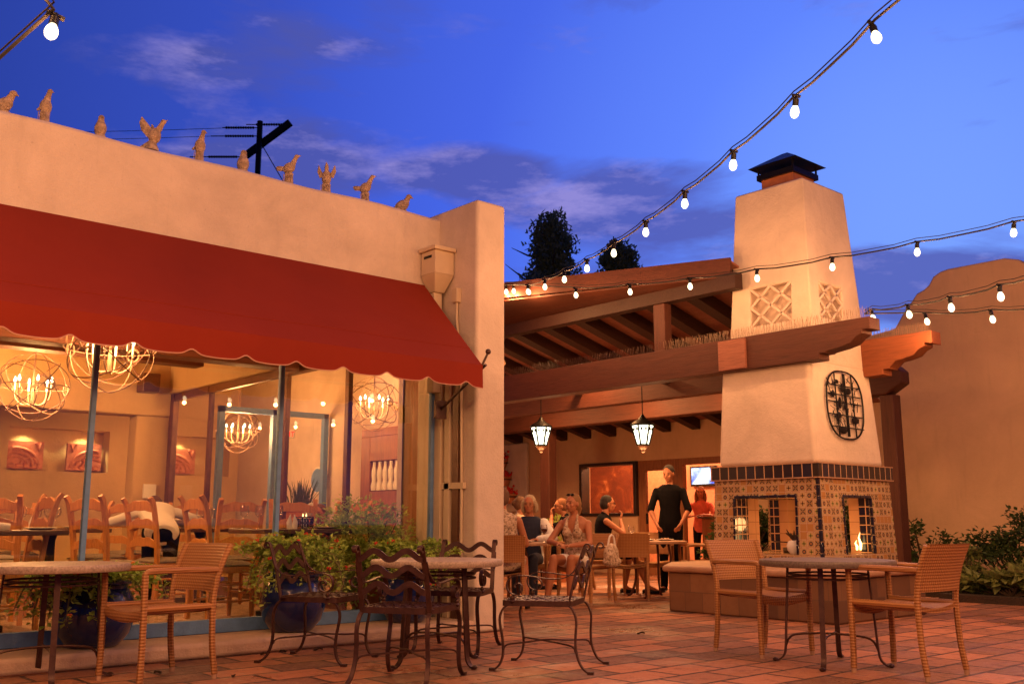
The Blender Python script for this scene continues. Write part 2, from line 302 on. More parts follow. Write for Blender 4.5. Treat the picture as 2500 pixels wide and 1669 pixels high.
# ------------------------------------------------------------ mesh builder
class MB:
    def __init__(s): s.v = []; s.f = []
    def add(s, vs, fs, mat=None):
        o = len(s.v)
        s.v += [(mat @ Vector(p)) if mat is not None else Vector(p) for p in vs]
        s.f += [tuple(i+o for i in f) for f in fs]; return s
    def box(s, x0, x1, y0, y1, z0, z1, mat=None):
        vs = [(x0, y0, z0), (x1, y0, z0), (x1, y1, z0), (x0, y1, z0), (x0, y0, z1), (x1, y0, z1), (x1, y1, z1), (x0, y1, z1)]
        return s.add(vs, [(0, 3, 2, 1), (4, 5, 6, 7), (0, 1, 5, 4), (1, 2, 6, 5), (2, 3, 7, 6), (3, 0, 4, 7)], mat)
    def frustum(s, b, t, z0, z1):
        (a0, a1, b0, b1), (c0, c1, d0, d1) = b, t
        vs = [(a0, b0, z0), (a1, b0, z0), (a1, b1, z0), (a0, b1, z0), (c0, d0, z1), (c1, d0, z1), (c1, d1, z1), (c0, d1, z1)]
        return s.add(vs, [(0, 3, 2, 1), (4, 5, 6, 7), (0, 1, 5, 4), (1, 2, 6, 5), (2, 3, 7, 6), (3, 0, 4, 7)])
    def prism(s, poly, axis, a, b, mat=None):
        def P(p, t):
            return {'X': (t, p[0], p[1]), 'Y': (p[0], t, p[1]), 'Z': (p[0], p[1], t)}[axis]
        n = len(poly); vs = [P(p, a) for p in poly] + [P(p, b) for p in poly]
        return s.add(vs, [tuple(range(n))[::-1], tuple(range(n, 2*n))] + [(i, (i+1) % n, n+(i+1) % n, n+i) for i in range(n)], mat)
    def tube(s, path, r, n=8, closed=False, r2=None, upv=None, caps=True):
        """round (r2 None) or elliptical/flat section; r may be a list; upv fixes the section's second axis"""
        P = [Vector(p) for p in path]; N = len(P)
        R = r if isinstance(r, (list, tuple)) else [r]*N
        R2 = R if r2 is None else (r2 if isinstance(r2, (list, tuple)) else [r2]*N)
        rings = []; prev = None
        for i in range(N):
            if closed: t = P[(i+1) % N] - P[i-1]
            else: t = P[min(i+1, N-1)] - P[max(i-1, 0)]
            if t.length < 1e-9: t = Vector((0, 0, 1))
            t.normalize()
            if upv is not None: a = Vector(upv)
            elif prev is not None: a = prev
            else: a = Vector((0, 0, 1)) if abs(t.z) < .9 else Vector((1, 0, 0))
            a = a - t*a.dot(t)
            if a.length < 1e-5: a = Vector((1, 0, 0)) - t*t.x
            a.normalize(); b = t.cross(a); prev = a
            off = pi/n if n == 4 else 0; k = 1/cos(pi/4) if n == 4 else 1
            rings.append([P[i] + a*(cos(2*pi*j/n+off)*R[i]*k) + b*(sin(2*pi*j/n+off)*R2[i]*k) for j in range(n)])
        o = len(s.v); s.v += [q for rg in rings for q in rg]
        m_ = N if closed else N-1
        for i in range(m_):
            for j in range(n):
                a0, a1 = o+i*n, o+((i+1) % N)*n
                s.f.append((a0+j, a0+(j+1) % n, a1+(j+1) % n, a1+j))
        if caps and not closed:
            s.f.append(tuple(o+j for j in range(n))[::-1]); s.f.append(tuple(o+(N-1)*n+j for j in range(n)))
        return s
    def lathe(s, prof, c=(0, 0, 0), n=24, mat=None):
        vs = []; fs = []; m_ = len(prof)
        for (r, z) in prof:
            for j in range(n): vs.append((c[0]+r*cos(2*pi*j/n), c[1]+r*sin(2*pi*j/n), c[2]+z))
        for i in range(m_-1):
            for j in range(n): fs.append((i*n+j, i*n+(j+1) % n, (i+1)*n+(j+1) % n, (i+1)*n+j))
        fs.append(tuple(range(n))[::-1]); fs.append(tuple((m_-1)*n+j for j in range(n)))
        return s.add(vs, fs, mat)
    def ball(s, c, r, n=10, m_=7, R=None):
        if isinstance(r, (int, float)): r = (r, r, r)
        vs = [(0, 0, -1)]; fs = []
        for i in range(1, m_):
            a = -pi/2 + pi*i/m_
            for j in range(n): vs.append((cos(a)*cos(2*pi*j/n), cos(a)*sin(2*pi*j/n), sin(a)))
        vs.append((0, 0, 1)); L = len(vs)-1
        for j in range(n): fs.append((0, 1+(j+1) % n, 1+j)); fs.append((L, 1+(m_-2)*n+j, 1+(m_-2)*n+(j+1) % n))
        for i in range(m_-2):
            for j in range(n): fs.append((1+i*n+j, 1+i*n+(j+1) % n, 1+(i+1)*n+(j+1) % n, 1+(i+1)*n+j))
        mt = Matrix.Translation(Vector(c)) @ (R.to_4x4() if R is not None else Matrix()) @ Matrix.Diagonal((*r, 1))
        return s.add(vs, fs, mt)
    def grid(s, fn, nu, nv, th=None):
        """surface fn(u,v)->point; th = thickness vector function or None"""
        o = len(s.v); pts = [[Vector(fn(i/nu, j/nv)) for j in range(nv+1)] for i in range(nu+1)]
        s.v += [p for row in pts for p in row]; W_ = nv+1
        for i in range(nu):
            for j in range(nv): s.f.append((o+i*W_+j, o+(i+1)*W_+j, o+(i+1)*W_+j+1, o+i*W_+j+1))
        if th is not None:
            o2 = len(s.v); t = Vector(th); s.v += [p+t for row in pts for p in row]
            for i in range(nu):
                for j in range(nv): s.f.append((o2+i*W_+j+1, o2+(i+1)*W_+j+1, o2+(i+1)*W_+j, o2+i*W_+j))
            for i in range(nu):
                s.f.append((o+i*W_, o2+i*W_, o2+(i+1)*W_, o+(i+1)*W_)); s.f.append((o+(i+1)*W_+nv, o2+(i+1)*W_+nv, o2+i*W_+nv, o+i*W_+nv))
            for j in range(nv):
                s.f.append((o+j+1, o2+j+1, o2+j, o+j)); s.f.append((o+nu*W_+j, o2+nu*W_+j, o2+nu*W_+j+1, o+nu*W_+j+1))
        return s
    def build(s, name, mat, parent=None, smooth=False, bevel=0, world=True, seg=2):
        """world=True: vertices are world coordinates, moved into the parent's frame (parents unrotated)"""
        off = Vector((0, 0, 0)); p = parent
        if world:
            while p is not None: off += p.location; p = p.parent
        me = bpy.data.meshes.new(name); me.from_pydata([v-off for v in s.v], [], s.f); me.update()
        o = bpy.data.objects.new(name, me); COL.objects.link(o)
        me.materials.append(M[mat] if isinstance(mat, str) else mat)
        if smooth:
            for pl in me.polygons: pl.use_smooth = True
            try: me.set_sharp_from_angle(angle=radians(45))
            except Exception: pass
        if bevel:
            b = o.modifiers.new('bevel', 'BEVEL'); b.width = bevel; b.segments = seg; b.limit_method = 'ANGLE'; b.angle_limit = radians(40)
            for pl in me.polygons: pl.use_smooth = True
            try: me.set_sharp_from_angle(angle=radians(50))
            except Exception: pass
        if parent is not None: o.parent = parent
        return o
def tag(o, label=None, cat=None, group=None, kind=None):
    if label: o['label'] = label
    if cat: o['category'] = cat
    if group: o['group'] = group
    if kind: o['kind'] = kind
    return o
def thing(name, label, cat, loc=(0, 0, 0), rz=0, group=None):
    o = bpy.data.objects.new(name, None); COL.objects.link(o); o.location = loc; o.rotation_euler = (0, 0, rz); o.empty_display_size = .1
    return tag(o, label, cat, group)
def clone(root, loc, rz, label, group=None):
    def cp(o, par):
        c = o.copy(); COL.objects.link(c); c.parent = par
        for ch in [x for x in bpy.data.objects if x.parent == o]: cp(ch, c)
        return c
    c = cp(root, None); c.location = loc; c.rotation_euler = (0, 0, rz); c['label'] = label
    if group: c['group'] = group
    return c
def lamp(name, loc, power, color, parent=None, size=.05, typ='POINT', rot=None, spot=None):
    L = bpy.data.lights.new(name, typ); L.energy = power; L.color = color
    if typ == 'AREA': L.size = size
    else: L.shadow_soft_size = size
    if spot: L.spot_size = spot; L.spot_blend = .7
    o = bpy.data.objects.new(name, L); COL.objects.link(o); o.location = loc
    if rot: o.rotation_euler = rot
    if parent is not None: o.parent = parent
    return o
WARM = (1, .455, .17)
# ------------------------------------------------------------ ground
tag(MB().box(-400, 400, -400, 400, -.3, -.02).build('ground', 'far'), kind='structure')
tag(MB().box(-12, 15.4, -10, 19, -.018, 0).build('patio_paving', 'paver'), kind='structure')

# ------------------------------------------------------------ restaurant building (left)
FY = 7.72
B = thing('restaurant_building', 'cream stucco restaurant with glass front, parapet of clay birds and corner pilaster', 'building', (2, 9, 0))
def wavy(x0, x1, z, amp=.009, step=.25, ph=0):
    n = max(2, int((x1-x0)/step)); return [(x0+(x1-x0)*i/n, z+amp*sin(i*1.1+ph)+amp*.6*sin(i*.37+1+ph)) for i in range(n+1)]
top = wavy(-4, 5.9, 3.985)
MB().prism([(-4, 2.72), (5.9, 2.72)] + top[::-1], 'Y', FY, 8.0).build('front_wall', 'stucco', B, bevel=.035)
MB().box(5.84, 6.2, 7.13, 8.06, 0, 4.045).build('pilaster', 'stucco', B, bevel=.03, seg=3)
MB().box(6.02, 6.06, 8.07, 8.56, .15, 3.2).box(6.02, 7.25, 8.52, 8.558, .15, 3.2).build('wood_panelling', 'doorwood', B)
MB().box(6.06, 6.2, 8.06, 8.7, 0, 3.9).box(6.2, 7.25, 8.56, 8.7, 0, 3.9).box(7.25, 7.35, 8.56, 15.1, 0, 3.9).build('side_wall', 'stucco', B)
MB().box(-4, 5.84, 7.12, 7.70, 0, .112).build('kerb', 'kerb', B, bevel=.03, seg=3)
MB().box(-4, 6.06, 7.74, 8.6, .0, .15).box(-4, 5.34, 8.6, 15, .0, .15).box(5.34, 7.25, 8.6, 15, .0, .03).build('interior_floor', 'carpet', B)
MB().box(-4, 6.05, 7.95, 8.6, 3.2, 3.3).box(-4, 7.25, 8.6, 15, 3.2, 3.3).box(-4, 6.1, 8.0, 8.6, 3.6, 3.75).box(-4, 7.3, 8.6, 15.1, 3.6, 3.75).build('ceiling', 'plaster', B)
w = MB()  # back wall with recessed niches, y 14.8
def wall_niches(w, x0, x1, z0, z1, y0, y1, niches):
    xs = x0
    for (a, b, c, d) in niches:
        w.box(xs, a, y0, y1, z0, z1); w.box(a, b, y0, y1, z0, c); w.box(a, b, y0, y1, d, z1); w.box(a-.01, b+.01, y1-.005, y1+.05, c-.01, d+.01); xs = b
    w.box(xs, x1, y0, y1, z0, z1)
wall_niches(w, -4, 7.25, .15, 3.2, 14.8, 15.08, [(3.86, 5.22, 1.68, 2.28), (5.55, 7.1, 1.68, 2.28)])
w.build('back_wall', 'plaster', B)
MB().box(-4.1, -4, 7.7, 15, 0, 3.9).build('end_wall', 'plaster', B)
MB().box(-4, 5.32, 12.8, 13.15, 2.34, 3.2).box(5.24, 5.4, 8.4, 12.8, 2.64, 3.2).build('header', 'plaster', B, bevel=.02)
MB().box(4.86, 5.3, 12.84, 13.12, .15, 2.34).build('column', 'plaster', B, bevel=.02)
for yy, zz, xe_ in ((9.3, 2.56, 5.2), (11.1, 2.78, 4.95)):
    MB().box(-4, xe_, yy, yy+.24, zz, zz+.30).box(-4, xe_, yy+.03, yy+.21, zz+.30, 3.2).build('ceiling_beam', 'ceilwood', B, bevel=.01)
# front windows: blue frame and pane for each bay
xs = [-3.9, -2.15, -.58, 1.0, 2.58, 4.15, 5.77]
for i in range(6):
    a, b = xs[i], xs[i+1]; e = .019
    f = MB().box(a-e if i == 0 else a+e, b-e, FY-.035, FY+.035, .112, .215).box(a+e, b-e, FY-.03, FY+.03, 2.66, 2.74)
    f.box(b-e, b+e, FY-.024, FY+.024, .112, 2.74)
    if i == 0: f.box(a-e, a+e, FY-.024, FY+.024, .112, 2.74)
    wf = f.build('window_frame', 'blue', B, bevel=.004)
    MB().box(a+e, b-e, FY-.003, FY+.003, .21, 2.67).build('pane', 'glass', wf)
# inner glazed partition in bronze frames
py = [8.45, 9.7, 11.6, 12.82]
for i in range(3):
    a, b = py[i], py[i+1]
    f = MB().box(5.285, 5.335, a, a+.07, .15, 2.64).box(5.28, 5.34, a+.09, b, 2.55, 2.64).box(5.28, 5.34, a+.09, b, .15, .25)
    if i == 2: f.box(5.27, 5.35, b-.12, b, .15, 2.64)
    pf = f.build('partition_frame', 'brownframe', B, bevel=.004)
    MB().box(5.307, 5.313, a+.09, b-(.12 if i == 2 else 0), .25, 2.55).build('pane', 'glassdim', pf)
# trim strips beside the glass on the pilaster
MB().box(5.79, 5.84, 7.60, 7.72, .112, 2.7).box(5.80, 5.84, 7.48, 7.56, .112, 2.7).build('window_trim', 'trim', B, bevel=.006)
MB().box(5.815, 5.84, 7.36, 7.45, .05, 2.35).build('dark_channel', 'brownframe', B)
# interior blue framed inner window far behind the partition
f = MB()
for (a, b) in ((5.6, 6.35), (6.35, 7.2)):
    f.box(a, a+.07, 12.0, 12.08, .15, 2.45).box(a, b, 12.0, 12.08, 2.38, 2.45)
f.box(7.13, 7.2, 12.0, 12.08, .15, 2.45); f.build('inner_blue_frame', 'blue', B)
# electrical panel on the column
MB().box(4.99, 5.15, 12.80, 12.838, 1.28, 1.46).build('wall_switch', 'ceramic', B)
tag(MB().box(4.80, 5.02, 12.55, 12.78, 2.62, 2.86).build('loudspeaker', 'darkwood', None, bevel=.01), 'small dark wooden loudspeaker box hung at the header above the plaster column', 'loudspeaker')

# exit sign
e = thing('exit_sign', 'small red lit EXIT sign on the wall deep inside behind the glass partition', 'sign', (6.55, 11.97, 2.05))
MB().box(6.45, 6.66, 11.97, 11.995, 2.08, 2.19).build('sign_box', 'ceramic', e)
def text(s, size, mat, loc, rot, parent, name='lettering', ext=.002):
    c = bpy.data.curves.new(name, 'FONT'); c.body = s; c.size = size; c.extrude = ext; c.align_x = 'CENTER'; c.align_y = 'CENTER'
    o = bpy.data.objects.new(name, c); COL.objects.link(o); c.materials.append(M[mat])
    dg = bpy.context.evaluated_depsgraph_get(); me = bpy.data.meshes.new_from_object(o.evaluated_get(dg)); bpy.data.objects.remove(o)
    o = bpy.data.objects.new(name, me); COL.objects.link(o); o.location = Vector(loc) - parent.location; o.rotation_euler = rot; o.parent = parent; return o
text('EXIT', .10, 'led', (6.555, 11.966, 2.135), (pi/2, 0, 0), e)

# ------------------------------------------------------------ downspout in the corner
dsp = thing('rain_downspout', 'cream rain downspout with hopper box and overflow slot in the corner of the parapet', 'downspout', (5.66, 7.66, 0))
d = MB().box(5.60, 5.83, 7.47, 7.70, 3.34, 3.57).frustum((5.68, 5.80, 7.58, 7.70), (5.60, 5.83, 7.47, 7.70), 3.18, 3.34)
d.build('hopper', 'trim', dsp, bevel=.008)
MB().box(5.57, 5.835, 7.44, 7.71, 3.57, 3.61).build('hopper_lid', 'trim', dsp, bevel=.006)
MB().box(5.594, 5.599, 7.53, 7.65, 3.50, 3.525).build('overflow_slot', 'black', dsp)
MB().box(5.69, 5.79, 7.60, 7.70, 2.2, 3.18).build('pipe', 'trim', dsp, bevel=.01)
cond = thing('conduit_pipe', 'thin cream conduit with junction box running down the pilaster beside the hopper', 'pipe', (5.82, 7.5, 0))
MB().box(5.78, 5.838, 7.36, 7.44, 3.06, 3.20).build('junction_box', 'trim', cond, bevel=.006)
MB().tube([(5.815, 7.40, 3.06), (5.815, 7.40, 2.9), (5.815, 7.36, 2.6), (5.815, 7.32, 2.2), (5.815, 7.30, 1.2), (5.815, 7.30, .1)], .013, 8).build('pipe', 'trim', cond, smooth=True)
MB().box(5.80, 5.838, 7.26, 7.62, 1.28, 1.34).build('bracket', 'trim', cond, bevel=.004)

# ------------------------------------------------------------ awning
A = thing('awning', 'long dark red fabric awning with scalloped valance over the restaurant windows', 'awning', (2, 7.2, 2.1))
ax0, ax1 = -4.0, 5.64
lipy, lipz = 6.80, 2.36
def canopy(u, v):
    x = ax0+(ax1-ax0)*u; y = 7.70+(lipy-7.70)*v; z = 3.26+(lipz-3.26)*v
    sag = .018*sin(pi*v)*(.6+.4*sin(x*4.1)) ; return (x, y, z-sag)
MB().grid(canopy, 60, 10, (0, .0, -.006)).build('canopy', 'canvas', A, smooth=True)
# scalloped valance: long shallow drops with small arched notches
def edge(x):
    p = ((x-ax0) % .42)/.42
    return .036*math.exp(-((p-.5)/.12)**2) - .004*cos(2*pi*p)
nx = 460; v = MB()
for side in (0, .006):
    for j in range(2):
        v.v += [Vector((ax0+(ax1-ax0)*i/nx, lipy-side-(.006 if j else 0), lipz if j == 0 else 2.155+edge(ax0+(ax1-ax0)*i/nx))) for i in range(nx+1)]
n1_ = nx+1
for i in range(nx):
    v.f += [(i, n1_+i, n1_+i+1, i+1), (2*n1_+i+1, 3*n1_+i+1, 3*n1_+i, 2*n1_+i), (n1_+i, 3*n1_+i, 3*n1_+i+1, n1_+i+1), (i+1, 2*n1_+i+1, 2*n1_+i, i)]
v.f += [(0, 2*n1_, 3*n1_, n1_), (nx, n1_+nx, 3*n1_+nx, 2*n1_+nx)]
v.build('valance', 'canvas', A)
MB().tube([(ax0+(ax1-ax0)*i/nx, lipy-.009, 2.155+edge(ax0+(ax1-ax0)*i/nx)) for i in range(nx+1)], .0055, 5).build('piping', 'piping', A, smooth=True)
MB().tube([Vector(canopy(i/40, .80))+Vector((0, -.001, .001)) for i in range(41)], .0022, 4).build('hem_seam', 'canvas', A)
MB().tube([(ax0, lipy+.02, lipz-.01), (ax1, lipy+.02, lipz-.01)], .016, 8).build('front_bar', 'iron', A, smooth=True)
MB().tube([(5.66, 7.42, 2.02), (5.66, 6.9, 2.30), (5.665, 6.78, 2.365)], .014, 6).build('arm', 'iron', A, smooth=True)
MB().box(5.60, 5.72, 7.42, 7.46, 1.93, 2.10).build('arm_bracket', 'iron', A)
k = MB().tube([(5.655, 6.84, 2.34), (5.70, 6.80, 2.47)], .011, 8); k.ball((5.705, 6.795, 2.49), .026); k.build('ball_finial', 'iron', A, smooth=True)

# ------------------------------------------------------------ clay birds along the parapet
def bird(kind):
    b = MB(); h0 = 0
    if kind in ('tall', 'tallside', 'up', 'side'):
        H = {'tall': .15, 'tallside': .14, 'up': .10, 'side': .12}[kind]
        b.lathe([(.052, 0), (.05, .02), (.044, H*.6), (.046, H)], n=14)
        for q in range(6): b.box(-.046+q*.016, -.041+q*.016, -.052, -.044, .01, H-.02)
        h0 = H
    if kind == 'up':      # wings raised beside the head
        b.ball((0, 0, h0+.07), (.05, .048, .085)); b.ball((0, -.01, h0+.17), (.022, .026, .05)); b.tube([(0, -.02, h0+.20), (0, -.04, h0+.225)], [.014, .003], 6)
        for sx_ in (-1, 1): b.tube([(sx_*.045, 0, h0+.08), (sx_*.075, 0, h0+.14), (sx_*.082, .0, h0+.20)], [.028, .022, .004], 6, r2=[.012]*3)
    elif kind == 'wing':  # one big wing up behind, head turned
        b.lathe([(.075, 0), (.07, .03), (.05, .07), (.045, .10)], n=14); b.ball((.02, 0, .17), (.07, .055, .09)); b.tube([(.05, 0, .22), (.085, 0, .285), (.10, 0, .32)], [.036, .028, .025], 8)
        b.ball((.105, 0, .325), (.032, .026, .026)); b.tube([(.12, 0, .33), (.155, 0, .345)], [.012, .002], 6)
        b.tube([(-.02, 0, .18), (-.085, 0, .26), (-.12, 0, .33), (-.125, 0, .38)], [.045, .05, .034, .004], 8, r2=[.014]*4)
        b.tube([(-.0, .04, .2), (-.03, .06, .27), (-.035, .06, .32)], [.03, .03, .004], 6, r2=[.012]*3)
        b.tube([(-.02, 0, .08), (-.12, 0, .02)], [.04, .03], 6, r2=[.02, .01])
    elif kind == 'side':  # bent forward, tail out
        b.ball((0, 0, h0+.06), (.07, .048, .055), R=Matrix.Rotation(-.7, 3, 'Y')); b.tube([(.03, 0, h0+.09), (.055, 0, h0+.15), (.07, 0, h0+.18)], [.034, .024, .022], 8)
        b.ball((.074, 0, h0+.185), (.026, .022, .022)); b.tube([(.09, 0, h0+.19), (.12, 0, h0+.192)], [.011, .002], 6)
        b.tube([(-.04, 0, h0+.05), (-.11, 0, h0+.055), (-.13, 0, h0+.07)], [.026, .028, .012], 6, r2=[.016, .012, .01])
    elif kind in ('tall', 'tallside'):
        b.ball((0, 0, h0+.05), (.062, .055, .085)); b.tube([(.005, 0, h0+.10), (.02, 0, h0+.17), (.03, 0, h0+.21)], [.042, .027, .024], 8)
        b.ball((.032, 0, h0+.215), (.028, .024, .026)); b.tube([(.045, 0, h0+.215), (.075, 0, h0+.20)], [.011, .002], 6)
        b.tube([(-.04, 0, h0+.04), (-.085, 0, h0+.015)], [.026, .012], 6)
    elif kind == 'sit':
        b.lathe([(.05, 0), (.048, .02), (.04, .03)], n=14); b.ball((0, 0, .085), (.055, .05, .075)); b.tube([(0, 0, .13), (.0, 0, .18)], [.035, .024], 8)
        b.ball((.002, 0, .185), (.028, .025, .026)); b.tube([(.015, -.01, .185), (.045, -.02, .18)], [.01, .002], 6)
    elif kind == 'dove':
        b.lathe([(.05, 0), (.045, .02)], n=14); b.ball((-.01, 0, .07), (.085, .05, .055), R=Matrix.Rotation(-.65, 3, 'Y')); b.tube([(.03, 0, .11), (.055, 0, .16)], [.032, .024], 8)
        b.ball((.06, 0, .165), (.030, .024, .026)); b.tube([(.08, 0, .16), (.105, 0, .145)], [.012, .002], 6); b.tube([(-.06, 0, .04), (-.13, 0, .02)], [.03, .018], 6, r2=[.014, .008])
    return b
birds = [(-.06, 'dove', 1.0, 'clay bird at the far left end of the parapet, cut by the picture edge'), (113, 'tallside', .76, 'tall clay bird standing on a column, head high, second from the left end'),
         (245, 'sit', .92, 'small round sitting clay bird between the tall one and the wing-raised one'), (378, 'wing', .78, 'clay bird with one large wing raised and head lifted, left of the utility pole'),
         (493, 'tallside', .77, 'tall slim clay bird on a column just left of the utility pole'), (598, 'sit', 1.02, 'small sitting clay bird directly below the utility pole'),
         (711, 'side', .88, 'clay bird on a column with tail out, right of the utility pole'), (799, 'up', .92, 'clay bird on a column with two short wings beside its head'),
         (897, 'side', .88, 'slender clay bird on a column, second from the right end of the row'), (993, 'dove', 1.0, 'crouching clay dove at the right end of the parapet row')]
xb = [1.80, 2.09, 2.51, 2.93, 3.34, 3.74, 4.19, 4.58, 5.01, 5.45]
for (u_, kd, sc, lb), x in zip(birds, xb):
    o = bird(kd).build('clay_bird', 'clay', None, smooth=True, world=False); o.location = (x, FY+.10, 3.985); o.rotation_euler = (0, 0, -.72); o.scale = (sc, sc, sc)
    if kd in ('sit',): o.rotation_euler = (0, 0, -1.2)
    if kd == 'up': o.rotation_euler = (0, 0, -.72)
    tag(o, lb, 'bird figure', 'clay birds along the parapet')

# ------------------------------------------------------------ fireplace with chimney
FP = thing('outdoor_fireplace', 'tall cream stucco fireplace with patterned tiles and chimney on a round-nosed stone bench', 'fireplace', (10.6, 6.85, 0))
# stone bench, octagonal-ish plan
pl = [(8.89, 5.33), (10.75, 5.33), (11.9, 6.2), (12.1, 6.9), (12.0, 8.1), (9.75, 8.1), (8.89, 7.50)]
def inset(p, d):
    cx = sum(a for a, b in p)/len(p); cy_ = sum(b for a, b in p)/len(p)
    return [(a+(d if a < cx else -d), b+(d if b < cy_ else -d)) for a, b in p]
MB().prism(inset(pl, .04), 'Z', 0, .43).build('bench', 'stone', FP, bevel=.02)
MB().prism(inset(pl, -.01), 'Z', .43, .50).build('bench_cap', 'cap', FP, bevel=.028, seg=4)
x0, x1, y0, y1 = 9.86, 11.42, 6.08, 7.48
def pier(cx0, cx1, cy0, cy1): return MB().box(cx0, cx1, cy0, cy1, .5, 1.46)
# four corner piers faced in patterned tile outside; battered slightly
bt = .035
oy0, oy1 = 6.36, 7.20   # opening on the left (-x) face
ox0, ox1 = 10.33, 10.95  # opening on the right (-y) face
tl = MB()
def slab(m, p0, p1, q0, q1, z0, z1, sh0, sh1):
    m.frustum((p0-sh0, p1+sh0, q0-sh0, q1+sh0), (p0-sh1, p1+sh1, q0-sh1, q1+sh1), z0, z1)
def sh(z): return bt*(1.5-z)/1.0*.9
def fr(m, a0, a1, b0, b1, z0, z1):
    """box whose outer sides lean with the batter"""
    def s_(z): return sh(z)
    def ex(a, z, lo, hi): return a-s_(z) if abs(a-lo) < .01 else (a+s_(z) if abs(a-hi) < .01 else a)
    m.frustum((ex(a0, z0, x0, x1), ex(a1, z0, x0, x1), ex(b0, z0, y0, y1), ex(b1, z0, y0, y1)), (ex(a0, z1, x0, x1), ex(a1, z1, x0, x1), ex(b0, z1, y0, y1), ex(b1, z1, y0, y1)), z0, z1)
ozt = 1.26; ozb = .62
for (a0, a1) in ((x0, ox0), (ox1, x1)):
    for (b0, b1) in ((y0, oy0), (oy1, y1)): fr(tl, a0, a1, b0, b1, ozb, ozt)
fr(tl, x0, x1, y0, y1, .5, ozb-.002)
for rr in ((x0, x1, y0, oy0), (x0, x1, oy1, y1), (x0, ox0, oy0+.001, oy1-.001), (ox1, x1, oy0+.001, oy1-.001)): fr(tl, *rr, ozt+.002, 1.50)
tl.build('tiled_base', 'tile', FP)
# navy tile lining of the piers, firebrick edges, lintel roof of the firebox
e = .004
for (a0, a1, sx_) in ((x0, ox0, 1), (ox1, x1, -1)):
    for (b0, b1, sy_) in ((y0, oy0, 1), (oy1, y1, -1)):
        ln = MB(); fb = MB(); ya = b1 if sy_ == 1 else b0; xa = a1 if sx_ == 1 else a0
        ln.box(a0+.02, a0+.02+.22 if sx_ == 1 else a1-.02, min(ya, ya+sy_*e), max(ya, ya+sy_*e), ozb, ozt-.004) if sx_ == 1 else ln.box(a1-.24, a1-.02, min(ya, ya+sy_*e), max(ya, ya+sy_*e), ozb, ozt-.004)
        fb.box(a0+.25, a1-.002, min(ya, ya+sy_*e), max(ya, ya+sy_*e), ozb, ozt-.004) if sx_ == 1 else fb.box(a0+.002, a1-.25, min(ya, ya+sy_*e), max(ya, ya+sy_*e), ozb, ozt-.004)
        ln.box(min(xa, xa+sx_*e), max(xa, xa+sx_*e), b0+.02 if sy_ == 1 else b1-.15, b0+.15 if sy_ == 1 else b1-.02, ozb, ozt-.004)
        fb.box(min(xa, xa+sx_*e), max(xa, xa+sx_*e), b0+.155 if sy_ == 1 else b0+.002, b1-.002 if sy_ == 1 else b1-.155, ozb, ozt-.004)
        ln.build('navy_tile_lining', 'navy2', FP); fb.build('firebrick_lining', 'firebrick', FP)
fb2 = MB().box(x0+.15, x1-.15, y0+.15, y1-.15, 1.27, 1.5); fb2.build('firebox_roof', 'firebrick', FP)
# navy edge trims: near corner and round the openings, in short lengths
tr = MB()
for i in range(8):
    z = .52+i*.124; s0 = sh(z); tr.box(x0-s0-.006, x0-s0+.03, y0-s0-.006, y0-s0+.03, z+.003, z+.118)
tr.build('corner_tile_trim', 'navyglaze', FP, bevel=.005)
def otrim(m, horiz, a0, a1, zt, fixed, face):
    n = int(round((a1-a0)/.115))
    for i in range(n):
        p, q = a0+(a1-a0)*i/n+.004, a0+(a1-a0)*(i+1)/n-.004
        if face == 'x': m.box(fixed-.012, fixed+.02, p, q, zt-.012, zt+.022)
        else: m.box(p, q, fixed-.012, fixed+.02, zt-.012, zt+.022)
trx = MB(); try_ = MB(); otrim(trx, 1, oy0, oy1, ozt, x0-sh(ozt), 'x'); otrim(try_, 1, ox0, ox1, ozt, y0-sh(ozt), 'y')
for i in range(6):
    z = ozb+i*.106; s0 = sh(z+.05)
    for yy in (oy0, oy1): trx.box(x0-s0-.012, x0-s0+.02, yy-.014, yy+.014, z+.004, z+.10)
    for xx in (ox0, ox1): try_.box(xx-.014, xx+.014, y0-s0-.012, y0-s0+.02, z+.004, z+.10)
trx.build('opening_tile_trim', 'navyglaze', FP, bevel=.005); try_.build('opening_tile_trim', 'navyglaze', FP, bevel=.005)
MB().box(x0-.035, x1+.035, y0-.035, y1+.035, 1.465, 1.6265).build('navy_tile_band', 'navy', FP, bevel=.006)
gr_ = MB()
for z in (1.460, 1.619): gr_.box(x0-.041, x1+.041, y0-.041, y1+.041, z, z+.012)
gr_.build('band_grout', 'cap', FP)
MB().frustum((9.90, 11.39, 6.12, 7.45), (9.965, 11.32, 6.19, 7.40), 1.628, 2.83).build('body', 'stucco', FP, bevel=.05, seg=4)
stk = MB().frustum((10.10, 11.34, 6.19, 7.39), (10.17, 11.10, 6.26, 7.24), 2.78, 5.06).build('chimney_stack', 'stucco', FP)
for (b_) in ((10.0, 10.28, 6.48, 7.05, 3.33, 3.80), (10.34, 10.84, 6.1, 6.38, 3.36, 3.78)):
    ct = MB().box(*b_).build('cutter', 'stucco', None); ct.location = -Vector((10.6, 6.85, 0)); ct.location = (0, 0, 0)
    bo = stk.modifiers.new('cut', 'BOOLEAN'); bo.object = ct; bo.operation = 'DIFFERENCE'; bo.solver = 'EXACT'
    dg = bpy.context.evaluated_depsgraph_get(); dg.update(); me = bpy.data.meshes.new_from_object(stk.evaluated_get(dg)); stk.modifiers.clear(); stk.data = me; bpy.data.objects.remove(ct)
bv = stk.modifiers.new('bevel', 'BEVEL'); bv.width = .03; bv.segments = 3; bv.limit_method = 'ANGLE'; bv.angle_limit = radians(40)
for p_ in stk.data.polygons: p_.use_smooth = True
stk.data.set_sharp_from_angle(angle=radians(50))
